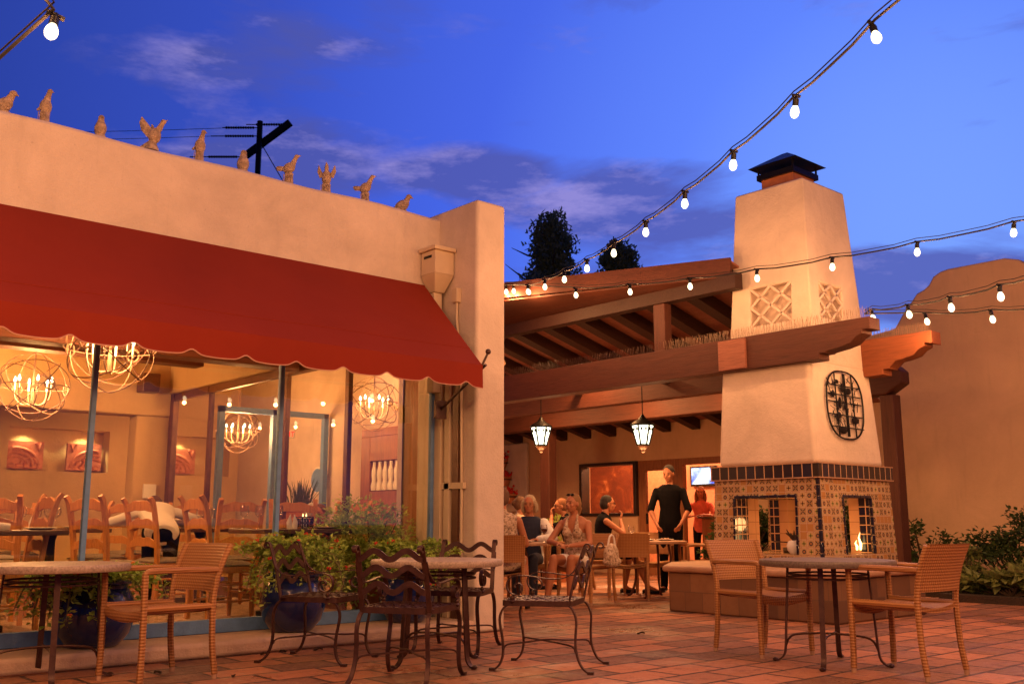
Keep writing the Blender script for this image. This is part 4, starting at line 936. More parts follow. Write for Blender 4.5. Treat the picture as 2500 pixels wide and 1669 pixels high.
wick = make_wicker(); first = {'w': True, 'i': True, 'l': True, 't': True}
def put(proto, key, loc, deg, label, group):
    if first[key]:
        first[key] = False; proto.location = loc; proto.rotation_euler = (0, 0, d2(deg)); proto['label'] = label; proto['group'] = group; return proto
    return clone(proto, loc, d2(deg), label, group)
GW = 'woven wicker armchairs on the patio'
put(wick, 'w', (2.64, 6.40, 0), 188, 'tan wicker armchair at the left foreground table, in front of the blue pot', GW)
put(wick, 'w', (6.63, 4.62, 0), 257, 'tan wicker armchair left of the round table nearest the fireplace bench', GW)
put(wick, 'w', (6.47, 3.40, 0), 88, 'tan wicker armchair right of the round table, turned away at the far right', GW)
iron = make_iron(); GI = 'wrought iron armchairs around the middle table'
put(iron, 'i', (3.83, 5.33, 0), 31, 'brown wrought iron armchair seen from behind, nearest of those round the middle table', GI)
put(iron, 'i', (3.90, 6.50, 0), -58, 'brown wrought iron armchair in profile before the red-flowered pot', GI)
put(iron, 'i', (4.87, 5.17, 0), 122, 'brown wrought iron armchair standing apart to the right of the middle table', GI)
put(iron, 'i', (5.0, 6.33, 0), 214, 'brown wrought iron armchair behind the middle table against the stucco pilaster', GI)
tab = make_cafe_table(); GT = 'round patio tables with iron legs'
put(tab, 't', (2.10, 6.80, 0), 80, 'round stone-topped table cut off by the left edge, blue pot behind it', GT)
put(tab, 't', (4.40, 5.80, 0), 5, 'round pale stone-topped table among the wrought iron armchairs', GT)
put(tab, 't', (6.46, 3.95, 0), 22, 'round dark stone-topped table between two wicker armchairs near the fireplace', GT)
for o in [x for x in bpy.data.objects if x.name.startswith('tabletop') and x.parent and 'near the fireplace' in x.parent['label']]: o.data = o.data.copy(); o.data.materials[0] = M['tabletop_dark']

# ------------------------------------------------------------ back patio tables with diners
def dtable(loc, label, r_=.47, n=4, a0=.4):
    t = thing('dining_table', label, 'table', loc, 0, 'tables of the seated diners')
    x, y = loc[0], loc[1]
    MB().lathe([(r_-.03, .695), (r_, .70), (r_+.005, .715), (r_, .73), (r_-.03, .735), (.1, .7355)], (x, y, 0), 48).build('tabletop', 'cap', t, True)
    for k in range(n):
        a = a0+2*pi*k/n; c_, s_ = cos(a), sin(a)
        MB().tube(bez([(x+.22*c_, y+.22*s_, .70), (x+.25*c_, y+.25*s_, .5), (x+.24*c_, y+.24*s_, .25), (x+.3*c_, y+.3*s_, .05), (x+.36*c_, y+.36*s_, .01)], 4), .016, 6).build('leg', 'post', t, True)
    return t
T1 = (8.25, 9.42, 0); T2 = (10.45, 9.0, 0); T3 = (10.42, 11.3, 0)
dtable(T1, 'round wooden dining table with wine bottle, shared by the seated party')
dtable(T2, 'round wooden dining table set with plates in front of the standing waiter', .46)
dtable(T3, 'small dining table hidden behind the seated party, by the potted plant', .36)
GW2 = 'woven wicker armchairs at the back dining tables'
put(wick, 'w', (9.93, 8.98, 0), 44, 'tan wicker armchair showing its plain back to the camera, beside the black-dressed woman', GW2)
put(wick, 'w', (9.0, 8.83, 0), 188, 'tan wicker armchair the woman in the halter top sits on', GW2)
put(wick, 'w', (10.93, 8.55, 0), 142, 'tan wicker armchair in profile between the diners table and the fireplace', GW2)
put(wick, 'w', (10.95, 9.40, 0), 222, 'tan wicker armchair facing us, in front of the standing waiter', GW2)
put(wick, 'w', (7.55, 8.75, 0), 48, 'tan wicker armchair half hidden by the pilaster edge', GW2)
put(wick, 'w', (9.05, 9.92, 0), 222, 'wicker armchair under the grey-haired person in the pale jacket', GW2)
put(wick, 'w', (10.42, 9.90, 0), -30, 'wicker armchair under the short-haired woman in black', GW2)
put(wick, 'w', (9.95, 11.62, 0), -38, 'wicker armchair under the dark-haired woman beside the pilaster edge', GW2)
put(wick, 'w', (10.86, 10.88, 0), 138, 'wicker armchair under the woman leaning her chin on her hand', GW2)

# ------------------------------------------------------------ tableware
def goblet(x, y, z, label, h=.2, wine=0, sc=1., group='stemmed glasses'):
    t = thing('wine_glass', label, 'glass', (x, y, z), 0, group)
    r = .036*sc
    MB().lathe([(.033, 0), (.032, .003), (.006, .008), (.004, h*.42), (.010, h*.47), (r*.85, h*.6), (r, h*.75), (r*.9, h*.9), (r*.8, h), (r*.76, h), (r*.86, h*.9), (r*.95, h*.75), (r*.8, h*.61), (.006, h*.5)], (0, 0, 0), 16).build('bowl', 'goblet', t, True, world=False)
    if wine: MB().lathe([(.004, h*.49), (r*.76, h*.61), (r*.90, h*.61+wine*.3), (r*.92, h*.61+wine)], (0, 0, 0), 14).build('wine', 'wine' if wine > .02 else 'goblet', t, True, world=False)
    return t
zt = .7365
goblet(8.53, 9.08, zt, 'glass of red wine in front of the grey-haired person', .21, .035, 1.25)
goblet(8.25, 9.30, zt, 'empty stemmed glass between the bottle and the red wine', .19, 0, 1.1)
goblet(8.10, 9.45, zt, 'smaller stemmed glass left of the wine bottle at the pilaster edge', .17)
goblet(10.28, 9.22, zt, 'water glass on the left side of the waiter-served table', .19, .015, 1.3)
bt_ = thing('wine_bottle', 'dark green wine bottle standing at the seated party table', 'bottle', (8.16, 9.42, zt))
MB().lathe([(.036, 0), (.038, .01), (.038, .19), (.03, .22), (.015, .25), (.0145, .30), (.016, .302), (.016, .315)], (0, 0, 0), 18).build('glass_body', 'bottle', bt_, True, world=False)
MB().lathe([(.0386, .04), (.0386, .13)], (0, 0, 0), 18).build('paper_label', 'ceramic', bt_, True, world=False)
def plate(x, y, z, label, r=.12, food=False):
    t = thing('plate', label, 'plate', (x, y, z), 0, 'white plates')
    MB().lathe([(r*.6, 0), (r, .016), (r*.98, .02), (r*.6, .006), (.01, .005)], (0, 0, 0), 26).build('dish', 'ceramic', t, True, world=False)
    if food:
        f_ = MB()
        for k in range(6): f_.ball((random.uniform(-.04, .04), random.uniform(-.04, .04), .02), (.025, .02, .015), 7, 5)
        f_.build('food', 'cap', t, True, world=False)
plate(8.38, 9.25, zt, 'white plate of food before the grey-haired person', .11, True)
plate(10.55, 8.86, zt, 'white plate with napkin on the table before the waiter', .12, True)
plate(10.30, 8.95, zt, 'white plate nearer the wicker back chair on the same table as the waiter', .1)

# ------------------------------------------------------------ dining room furniture
def rtable(x0, x1, y0, y1, label):
    t = thing('dining_table', label, 'table', ((x0+x1)/2, (y0+y1)/2, .15), 0, 'dark dining tables indoors')
    MB().box(x0, x1, y0, y1, .875, .915).build('tabletop', 'darkwood', t, bevel=.008)
    cx, cy = (x0+x1)/2, (y0+y1)/2
    MB().lathe([(.06, .20), (.05, .3), (.045, .8), (.07, .875)], (cx, cy, 0), 14).build('pedestal', 'black', t, True)
    MB().box(cx-.3, cx+.3, cy-.04, cy+.04, .15, .20).box(cx-.04, cx+.04, cy-.3, cy+.3, .152, .198).build('base', 'black', t, bevel=.01)
RT = [(1.35, 2.62, 8.15, 8.85, 'dark rectangular table at the left edge just inside the glass'), (4.22, 5.12, 8.05, 8.75, 'dark table between the second and third window bays, with a candle box'),
      (2.75, 3.65, 10.1, 10.9, 'dark table with glasses mid dining room, left of the leaning server'), (4.3, 5.1, 10.0, 10.8, 'dark table set with many glasses, right of the leaning server'),
      (.9, 1.8, 10.6, 11.4, 'dark table far left in the dining room'), (3.2, 4.1, 12.6-.9, 12.5, 'dark table near the niches at the back of the dining room')]
for r_ in RT: rtable(*r_)
lad = make_ladder(); GL = 'ladderback dining chairs indoors'
for (x, y, a, lb) in ((2.33, 8.72, 180, 'ladderback wooden chair nearest the left window mullion, back turned to us'), (4.0, 8.38, 0, 'ladderback wooden chair just left of the second blue mullion'),
    (5.02, 8.95, 245, 'ladderback wooden chair facing us behind the table with the candle box'), (3.95, 9.55, 12, 'ladderback chair leaning left in the middle of the dining room, before the many glasses'),
    (3.3, 9.15, 20, 'ladderback chair with grey cushion to the left of the leaning server'), (1.35, 9.6, 80, 'ladderback chair facing the far left dining table'),
    (2.45, 10.5, 0, 'ladderback chair left of the middle dining room table'), (3.85, 11.0, 200, 'ladderback chair behind the leaning server'),
    (2.2, 11.9, 300, 'ladderback chair by the back wall under the left carved panel'), (3.5, 12.75, 265, 'ladderback chair at the back table under the niches'), (4.9, 11.4, 230, 'ladderback chair by the plaster column'),
    (1.75, 8.95, 85, 'ladderback chair at the far side of the left edge table'), (2.9, 11.25, 265, 'ladderback chair facing us behind the middle dining table'), (4.65, 9.6, 85, 'ladderback chair with its back to us before the glasses by the column'),
    (2.5, 9.6, 60, 'ladderback chair in the aisle between the left edge table and the middle table'), (1.2, 11.9, 270, 'ladderback chair behind the far left dining table'), (2.9, 12.2, 20, 'ladderback chair left of the back table under the niches'), (4.6, 12.2, 190, 'ladderback chair at the right end of the back table under the niches'),
    (1.3, 7.98+.35, 90, 'ladderback chair at the extreme left behind the yellow-flowered pot'), (5.9, 9.6, 200, 'ladderback chair beyond the glass partition near the pot of grass')):
    put(lad, 'l', (x, y, .15), a, lb, GL)
zi = .9155
for k, (x, y, lb) in enumerate(((4.42, 8.18, 'stemmed glass right of the second blue mullion beside the folded napkins'), (4.05+.25, 8.6, 'wide stemmed glass behind the ladder back chair by the second mullion'), (4.36, 8.42, 'stemmed glass close behind the second blue mullion'),
    (2.85, 10.25, 'left glass of the pair on the middle dining table'), (3.1, 10.3, 'right glass of the pair on the middle dining table'), (3.3, 10.7, 'far glass on the middle dining table'),
    (4.4, 10.15, 'first glass of the cluster in front of the column'), (4.55, 10.1, 'tall glass at the centre of the cluster before the column'), (4.7, 10.2, 'short glass at the right of the cluster before the column'), (4.85, 10.4, 'rearmost glass of the cluster before the column'),
    (2.0, 8.7, 'stemmed glass on the table at the left edge'), (3.5, 12.0, 'glass on the back table under the niches'))):
    goblet(x, y, zi, lb, .21, 0, 1.25)
plate(2.45, 8.3, zi, 'white plate near the right end of the left edge table')
plate(4.95, 8.25, zi, 'white plate on the table with the candle box')
plate(3.35, 10.25, zi, 'white plate on the middle dining table')
def napkin(x, y, z, label, rz=0):
    t = MB()
    for s_ in (-1, 1): t.tube([(s_*.02, 0, 0), (s_*.028, 0, .06), (s_*.018, 0, .13)], [.026, .024, .003], 8, r2=[.012, .012, .003])
    o = t.build('folded_napkin', 'white', None, True, world=False); o.location = (x, y, z); o.rotation_euler = (0, 0, rz); tag(o, label, 'napkin', 'folded white napkins')
napkin(4.55, 8.16, zi, 'folded white napkin standing left of the candle box', -.7)
napkin(4.48, 10.3, zi, 'folded napkin among the glasses before the column', -.7)
napkin(3.05, 10.55, zi, 'folded napkin on the middle dining table')
o = MB().tube([(1.95, 8.3, zi+.018), (2.1, 8.28, zi+.03), (2.22, 8.27, zi+.02)], [.02, .035, .03], 8, r2=[.012, .02, .018]).build('rolled_napkin', 'white', None, True); tag(o, 'rolled white napkin lying on the table at the left edge', 'napkin')
def candlebox(x, y, z, label):
    t = thing('candle_box', label, 'candle holder', (x, y, z), 0, 'lattice candle boxes'); m_ = MB(); h = .11; a = .055
    for (p, q) in ((-a, -a), (a, -a), (a, a), (-a, a)): m_.box(p-.004, p+.004, q-.004, q+.004, 0, h)
    for z_ in (.004, h-.004):
        for s_ in (-a, a): m_.box(-a, a, s_-.004, s_+.004, z_-.004, z_+.004); m_.box(s_-.004, s_+.004, -a, a, z_-.004, z_+.004)
    for s_ in (-a, a):
        for k in range(4):
            c0 = -a+.014+k*.027
            for zc in (.035, .075):
                m_.tube([(c0+.013*cos(w_*pi/4), s_, zc+.018*sin(w_*pi/4)) for w_ in range(8)], .0025, 4, closed=True); m_.tube([(s_, c0+.013*cos(w_*pi/4), zc+.018*sin(w_*pi/4)) for w_ in range(8)], .0025, 4, closed=True)
    m_.build('lattice', 'black', t, world=False)
    for (p, q) in ((-.02, .0), (.02, .01)):
        c_ = MB().tube([(p, q, .0), (p, q, h-.005)], .014, 10).build('candle', 'white', t, True, world=False)
        MB().tube([(p, q, h-.003), (p, q, h+.012), (p, q, h+.03)], [.004, .0065, .001], 6).build('flame', 'flame', c_, True, world=False)
candlebox(4.70, 8.20, zi, 'dark lattice candle box with two lit candles right of the second mullion')
candlebox(1.72, 8.28, zi, 'dark lattice candle box at the left edge of the picture')
# chandeliers: orb of thin hoops with candle bulbs
def make_orb():
    t = thing('orb_chandelier', '', 'chandelier'); R_ = .37; k = 0
    for (ax_, an, c_) in (((1, 0, 0), .0, 1), ((0, 1, 0), pi/2, 1), ((1, 0, 0), pi/2, 1), ((1, .3, 0), .8, 0), ((1, -.3, 0), -.8, 0), ((0, 1, .2), .85, 1), ((.2, 1, 0), -.85, 0)):
        rm = Matrix.Rotation(an, 3, Vector(ax_).normalized())
        MB().tube([rm @ Vector((R_*cos(2*pi*i/48), R_*sin(2*pi*i/48), 0)) for i in range(48)], .0052, 5, closed=True).build('hoop', 'ironlight' if c_ else 'iron', t, True, world=False)
    rg = MB()
    for s_ in (1, -1): rg.tube([(0.055*cos(2*pi*i/20), s_*R_, .055*sin(2*pi*i/20)) for i in range(20)], .009, 6, closed=True); rg.tube([(s_*R_, .055*cos(2*pi*i/20), .055*sin(2*pi*i/20)) for i in range(20)], .009, 6, closed=True)
    rg.build('side_ring', 'ironlight', t, True, world=False)
    MB().tube([(0, 0, -R_*.55), (0, 0, 0), (0, 0, 1.2)], [.02, .012, .006], 8).build('stem', 'ironlight', t, True, world=False)
    for k in range(6):
        a = 2*pi*k/6+.3; c_, s_ = cos(a), sin(a)
        MB().tube(bez([(0, 0, -.19), (.09*c_, .09*s_, -.20), (.17*c_, .17*s_, -.14), (.19*c_, .19*s_, -.06), (.19*c_, .19*s_, -.03)], 3), .006, 5).build('arm', 'ironlight', t, True, world=False)
        cn = MB().tube([(.19*c_, .19*s_, -.03), (.19*c_, .19*s_, .05)], .010, 8).build('candle_sleeve', 'ceramic', t, True, world=False)
        MB().tube([(.19*c_, .19*s_, .05), (.19*c_, .19*s_, .068), (.19*c_, .19*s_, .088), (.19*c_, .19*s_, .115)], [.008, .017, .012, .001], 8).build('bulb', 'candlebulb', cn, True, world=False)
    return t
orb = make_orb()
first['o'] = True
GO = 'orb chandeliers in the restaurant'
IW = (1, .46, .155)
for (loc, a, lb, pw_) in (((3.21, 11.55, 2.43), 10, 'whole orb chandelier at the far left, farther one of the dining room pair', 70), ((2.95, 8.50, 2.42), 40, 'orb chandelier cut by the awning edge behind the left blue mullion', 60), ((6.05, 12.4, 2.18), 20, 'orb chandelier seen through the glass partition, cluster of bright candles', 60),
    ((6.05, 9.15, 2.25), 0, 'orb chandelier standing in for a reflection in the rightmost window bay', 25), ((.6, 9.8, 2.5), 15, 'unseen orb chandelier added beyond the left edge to light the room', 80)):  # solid orb for a window reflection; unseen orb added to light the room
    ob_ = put(orb, 'o', loc, a, lb, GO)
    if loc[0] > 5: ob_.scale = (.8, .8, .8)
    lamp('chandelier_light', loc, pw_*2.1, IW, None, .18)
# unseen ceiling downlights added to brighten the room evenly
for (x, y, p) in ((1.6, 8.6, 30), (3.6, 9.4, 30), (4.4, 11.2, 25), (2.4, 12.6, 25), (6.4, 10.4, 28)):
    dl = tag(MB().lathe([(.07, 0), (.07, -.012), (.05, -.012), (.05, 0)], (x, y, 3.2), 20).build('added_recessed_light', 'ceramic', None, True), 'added unseen downlight hidden by the awning above (%s)' % ('front left' if x < 2 and y < 9 else 'front middle' if y < 9.5 else 'beyond the partition' if x > 6 else 'back left' if y > 12 else 'back middle'), 'ceiling light', 'added room downlights')
    lamp('fill_downlight', (x, y, 3.12), p*2.6, IW, None, .08)
# niches: carved panels lit from above
def carved(x, label, flip):
    t = thing('carved_panel', label, 'wall art', (x, 14.95, 1.9), 0, 'carved terracotta panels in lit niches'); m_ = MB().box(-.24, .24, -.03, .03, -.19, .19); s_ = -1 if flip else 1
    for k, (r_, cxx, cz2) in enumerate(((.30, -.12, -.16), (.23, -.12, -.16), (.15, -.12, -.15), (.10, .06, -.12), (.07, -.13, .03))):
        m_.tube([(s_*(cxx+r_*cos(a_*pi/16)), -.045, cz2+r_*.85*sin(a_*pi/16)) for a_ in range(0, 17) if abs(cxx+r_*cos(a_*pi/16)) < .23 and cz2+r_*.85*sin(a_*pi/16) < .18], .022, 7)
    m_.tube([(s_*.12, -.05, .17), (s_*.17, -.05, .08), (s_*.20, -.05, .17)], [.02, .025, .018], 7)
    for k in range(4): m_.ball((s_*(-.17+.1*k), -.04, -.15), (.05, .03, .035), 8, 6)
    m_.build('carving', 'redwood', t, True, world=False); return t
for (x, lb, f) in ((4.12, 'carved scroll panel in the left of the paired lit niche', 0), (4.92, 'carved scroll panel in the right of the paired lit niche behind the blue mullion', 1), (6.35, 'carved scroll panel seen through the glass partition', 0)):
    carved(x, lb, f); lamp('niche_spot', (x, 14.90, 2.26), 26, (1, .72, .32), None, .03, 'SPOT', (radians(12), 0, 0), radians(110))
# shrub, grass pot, wall plate and cabinet beyond the partition
def leafcloud(m_, c0, R3, n, size, rnd=random, droop=0., flat=.5, shell=.5):
    for _ in range(n):
        d = Vector((rnd.gauss(0, 1), rnd.gauss(0, 1), rnd.gauss(0, 1))).normalized(); k = shell+(1-shell)*rnd.random()
        if rnd.random() < .25: k *= rnd.random()
        p = Vector(c0)+Vector((d.x*R3[0], d.y*R3[1], d.z*R3[2]))*k
        L = size*rnd.uniform(.6, 1.3); dirv = Vector((d.x+rnd.gauss(0, .6), d.y+rnd.gauss(0, .6), rnd.gauss(0, .5)+.25-droop)).normalized()
        sv = dirv.cross(Vector((rnd.gauss(0, .4), rnd.gauss(0, .4), 1))).normalized()*L*flat*.5; nv = sv.cross(dirv).normalized()*L*.10
        m_.add([p, p+dirv*L*.45+sv+nv, p+dirv*L, p+dirv*L*.45-sv+nv, p+dirv*L*.5-nv*.4], [(0, 1, 4), (1, 2, 4), (2, 3, 4), (3, 0, 4)])
fc = thing('ficus_shrub', 'leafy potted shrub standing indoors behind the rightmost window', 'plant', (5.42, 8.22, .15))
m_ = MB()
for k in range(85):
    c0 = (random.uniform(-.42, .42), random.uniform(-.22, .25), random.uniform(.15, .98)); leafcloud(m_, c0, (.16, .15, .13), 60, .06)
m_.build('foliage', 'leaf', fc, world=False)
m_ = MB()
for k in range(9): a = k*.7; m_.tube([(0, 0, .2), (.1*cos(a), .1*sin(a), .5), (.3*cos(a), .22*sin(a), .85)], [.014, .009, .003], 5)
m_.build('stem', 'bark', fc, world=False); MB().lathe([(.14, 0), (.19, .25), (.2, .28)], (0, 0, 0), 20).build('pot', 'terracotta', fc, True, world=False)
gp = thing('grass_pot', 'painted pot of tall green grass blades behind the glass', 'plant', (6.62, 11.68, .15))
m_ = MB()
for k in range(60):
    a = random.uniform(0, 6.28); r_ = random.uniform(0, .14); L = random.uniform(.22, .42); m_.tube([(r_*cos(a), r_*sin(a), .98), (r_*1.3*cos(a), r_*1.3*sin(a), .98+L*.6), (r_*1.9*cos(a), r_*1.9*sin(a), .98+L)], [.007, .006, .001], 4, r2=[.002]*3)
m_.build('grass', 'leafdark', gp, world=False); MB().lathe([(.1, .55), (.2, .68), (.22, .8), (.19, .93), (.21, .98)], (0, 0, 0), 22).build('pot', 'terracotta', gp, True, world=False)
MB().lathe([(.2, 0), (.2, .03), (.04, .06), (.04, .5), (.2, .55)], (0, 0, 0), 18).build('pedestal', 'doorwood', gp, True, world=False)
wp = thing('wall_plate', 'round painted ceramic plate hanging on the inner wall near the blue frame', 'plate', (7.22, 12.25, 1.55))
MB().lathe([(.19, 0), (.19, .015), (.12, .035), (.01, .035)], (0, 0, 0), 28, Matrix.Rotation(-pi/2, 4, 'Y')).build('plate', 'ceramic', wp, True, world=False)
MB().lathe([(.16, .022), (.16, .03), (.13, .038)], (0, 0, 0), 28, Matrix.Rotation(-pi/2, 4, 'Y')).build('painted_ring', 'blue', wp, True, world=False)
cb_ = thing('lit_opening_cabinet', 'dark wooden cabinet door with pale spindles in place of lit openings behind the rightmost window', 'cabinet', (7.1, 10.3, .15))
MB().box(6.95, 7.24, 9.5, 10.75, .15, 2.1).build('carcass', 'doorwood', cb_, bevel=.01)
MB().box(6.9, 6.95, 9.55, 10.7, 2.02, 2.12).box(6.9, 6.95, 9.55, 9.75, .2, 2.02).box(6.9, 6.95, 10.5, 10.7, .2, 2.02).box(6.9, 6.95, 9.75, 10.5, .2, 1.35).box(6.9, 6.95, 9.75, 10.5, 1.72, 2.02).build('door', 'doorwood', cb_, bevel=.006)
for k in range(6):
    MB().lathe([(.038, 0), (.042, .06), (.028, .12), (.036, .19), (.034, .24), (.018, .30), (.02, .35)], (6.92, 9.82+.12*k, 1.36), 12).build('lit_opening_spindle', 'ceramic', cb_, True)  # white spindles stand in for light coming through shaped openings
# ------------------------------------------------------------ blue pots with lantana
def potplant(loc, R_, seed, label, flower, fmat, spread, lsize=.05, hgt=.42, leafmat='leaf'):
    rnd = random.Random(seed); t = thing('flower_pot', label, 'potted plant', loc, 0, 'cobalt blue glazed pots along the window ledge')
    k = R_/.27
    MB().lathe([(.15*k, 0), (.17*k, .01), (.235*k, .09), (.268*k, .20), (.262*k, .30), (.225*k, .38), (.205*k, .40), (.21*k, .42), (.245*k, .435), (.25*k, .45), (.235*k, .46), (.20*k, .455), (.19*k, .40)], (0, 0, 0), 40).build('pot', 'pot', t, True, world=False)
    m_ = MB(); st = MB(); tips = []
    for i in range(60):
        a = rnd.uniform(0, 2*pi); L = spread*rnd.uniform(.45, 1.1); up_ = hgt*rnd.uniform(.15, 1.0); dr = rnd.uniform(.0, .28)*(1 if up_ < hgt*.55 else .2)
        ya = .55 if sin(a) > 0 else 1.0
        pts = [Vector((.05*cos(a), .05*sin(a), .42)), Vector((L*.4*cos(a), L*.4*sin(a)*ya, .46+up_*.75)), Vector((L*.8*cos(a+.15), L*.8*sin(a+.15)*ya, .46+up_)), Vector((L*cos(a+.2), L*sin(a+.2)*ya, .46+up_-dr))]
        pts = bez(pts, 4); st.tube(pts, [.0045]*(len(pts)-1)+[.0015], 4)
        for j in range(3, len(pts)):
            leafcloud(m_, pts[j], (.055, .055, .04), 7, lsize, rnd, droop=.25, flat=.75, shell=.3)
        tips.append(pts[-1]+Vector((0, 0, .02)))
    m_.build('foliage', leafmat, t, world=False); st.build('stem', 'stem', t, world=False)
    fl_ = None
    for i in range(flower):
        p = tips[i*3 % len(tips)]+Vector((rnd.uniform(-.03, .03), rnd.uniform(-.06, .0), rnd.uniform(0, .04)))
        f_ = MB()
        for q_ in range(12): 
            d = Vector((rnd.gauss(0, 1), rnd.gauss(0, 1), rnd.gauss(0, .6)+.5)).normalized(); f_.ball(d*.014, (.0065, .0065, .005), 5, 4)
        o = f_.build('flower', fmat, t, True, world=False); o.location = p
    return t
potplant((2.60, 7.42, .113), .275, 5, 'blue glazed pot of trailing yellow-green lantana with orange flowers, leftmost on the ledge', 16, 'orangeflower', .50, .05, .08)
potplant((4.17, 7.42, .113), .265, 8, 'blue glazed pot of bushy lantana with red flowers, middle of the ledge', 22, 'redflower', .43, .042, .30)
potplant((5.30, 7.42, .113), .25, 12, 'blue glazed pot partly hidden behind the middle table and its chairs', 6, 'redflower', .40, .042, .24)
for (x, lb) in ((2.60, 'clay saucer under the leftmost blue pot'), (4.17, 'clay saucer under the middle blue pot'), (5.30, 'clay saucer under the blue pot by the pilaster')): pass

# shrubs in the planting bed at right
def shrub(loc, R3, n, lsize, mat_, label, seed, cluster=26):
    rnd = random.Random(seed); t = thing('garden_shrub', label, 'shrub', loc, 0, 'shrubs in the bed by the tan wall'); m_ = MB(); st = MB()
    for i in range(cluster):
        d = Vector((rnd.gauss(0, 1), rnd.gauss(0, 1), 0)).normalized()*rnd.random()**.5; z = rnd.uniform(.1, 1)*(1-.35*d.length)
        c0 = Vector((d.x*R3[0], d.y*R3[1], z*R3[2])); leafcloud(m_, c0, (R3[0]*.26, R3[1]*.26, R3[2]*.16), n, lsize, rnd, flat=.6, shell=.2)
        st.tube([(0, 0, 0), c0*.6, c0], [.012, .008, .003], 4)
    m_.build('foliage', mat_, t, world=False); st.build('stem', 'bark', t, world=False)
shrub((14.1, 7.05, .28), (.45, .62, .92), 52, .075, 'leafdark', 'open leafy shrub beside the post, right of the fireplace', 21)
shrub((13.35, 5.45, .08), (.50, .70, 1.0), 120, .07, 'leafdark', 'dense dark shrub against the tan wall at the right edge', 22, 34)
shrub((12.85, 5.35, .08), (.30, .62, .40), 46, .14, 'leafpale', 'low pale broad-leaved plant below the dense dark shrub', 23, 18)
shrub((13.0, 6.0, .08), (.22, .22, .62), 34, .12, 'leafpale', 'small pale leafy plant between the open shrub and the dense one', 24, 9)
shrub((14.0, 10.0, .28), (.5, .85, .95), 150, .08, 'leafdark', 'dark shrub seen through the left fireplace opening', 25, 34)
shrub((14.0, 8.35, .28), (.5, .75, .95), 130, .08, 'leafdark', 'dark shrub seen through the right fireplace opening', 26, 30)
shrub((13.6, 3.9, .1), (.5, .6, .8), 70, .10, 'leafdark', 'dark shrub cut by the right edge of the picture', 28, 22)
hp = thing('patio_plant', 'small bright green plant in a clay pot behind the seated party', 'potted plant', (11.9, 12.3, 0))
MB().lathe([(.13, 0), (.18, .5), (.2, .55)], (0, 0, 0), 18).build('pot', 'terracotta', hp, True, world=False)
m_ = MB(); leafcloud(m_, (0, 0, .85), (.22, .22, .30), 260, .08); m_.build('foliage', 'leaf', hp, world=False)
# wall pots of red flowers on the plaque
for i, (z, y) in enumerate(((2.30, 16.92), (1.93, 16.80), (1.55, 16.62))):
    t = thing('wall_pot', ('topmost', 'middle', 'lowest')[i]+' terracotta pot of dark red flowers hanging on the plaque by the pilaster edge', 'potted plant', (14.62, y, z), 0, 'terracotta wall pots with red flowers')
    MB().lathe([(.07, -.16), (.12, 0), (.14, .0), (.14, .04)], (0, 0, 0), 18).build('pot', 'terracotta', t, True, world=False)
    MB().lathe([(.142, -.03), (.142, -.01)], (0, 0, 0), 18).build('iron_ring', 'black', t, True, world=False)
    m_ = MB()
    for k in range(40):
        m_.ball((random.uniform(-.12, .12), random.uniform(-.15, .15), .05+abs(random.gauss(0, .08))), .03, 5, 4)
    m_.build('flower', 'redflower', t, True, world=False)

# ------------------------------------------------------------ lanterns under the patio roof
def lantern(loc, ztop, label, power):
    t = thing('hanging_lantern', label, 'lantern', loc, .3, 'hanging glass lanterns under the patio roof'); N = 6
    def ring(r, z): return [(r*cos(2*pi*i/N), r*sin(2*pi*i/N), z) for i in range(N)]
    g_ = MB(); g_.add(ring(.068, -.135)+ring(.133, .10), [(i, (i+1) % N, N+(i+1) % N, N+i) for i in range(N)]); g_.build('glass_panel', 'lampglass', t, world=False)
    f_ = MB()
    for i in range(N):
        a, b = ring(.071, -.14)[i], ring(.137, .105)[i]; f_.tube([a, b], .0085, 4)
    for r_, z_ in ((.071, -.138), (.139, .105)): f_.tube(ring(r_, z_), .012, 5, closed=True)
    for i in range(N):
        a = 2*pi*(i+.5)/N
        for q_ in (-1, 1): f_.ball((.108*cos(a)-q_*.028*sin(a), .108*sin(a)+q_*.028*cos(a), .055), (.013, .013, .024), 6, 4)
    f_.build('frame', 'black', t, True, world=False); t.scale = (1.14, 1.14, 1.14)
    MB().lathe([(.15, .105), (.15, .115), (.11, .15), (.06, .175), (.03, .21), (.015, .24)], (0, 0, 0), 12).build('roof', 'black', t, True, world=False)
    MB().lathe([(.012, -.235), (.026, -.22), (.014, -.205), (.05, -.185), (.068, -.15), (.07, -.138)], (0, 0, 0), 12).build('finial', 'brownframe', t, True, world=False)
    MB().tube([(0, 0, .24), (0, 0, (ztop-loc[2])/1.14)], .006, 6).build('chain', 'black', t, world=False)
    lamp('lantern_light', (0, 0, -.33), power, (1, .48, .18), t, .2); return t
lantern((10.62, 9.27, 2.20), 2.96, 'lit hanging lantern above the waiter, nearer and larger one of the patio', 26)
lantern((10.2, 13.0, 2.2), 3.7, 'unseen hanging lantern added behind the pilaster to brighten the back wall', 60)  # added out of sight as fill, stronger than the two that show
lantern((10.33, 11.05, 2.28), 2.96, 'lit hanging lantern near the pilaster, farther and smaller one of the patio', 26)

for q_ in ((12.1, 8.9, 3.28), (11.9, 10.9, 3.28), (11.6, 13.0, 3.28), (10.6, 10.6, 3.6)): lamp('patio_fill_light', q_, 70, (1, .45, .16), None, .35, 'AREA')  # unseen area lamps added under the roof to brighten diners and wall
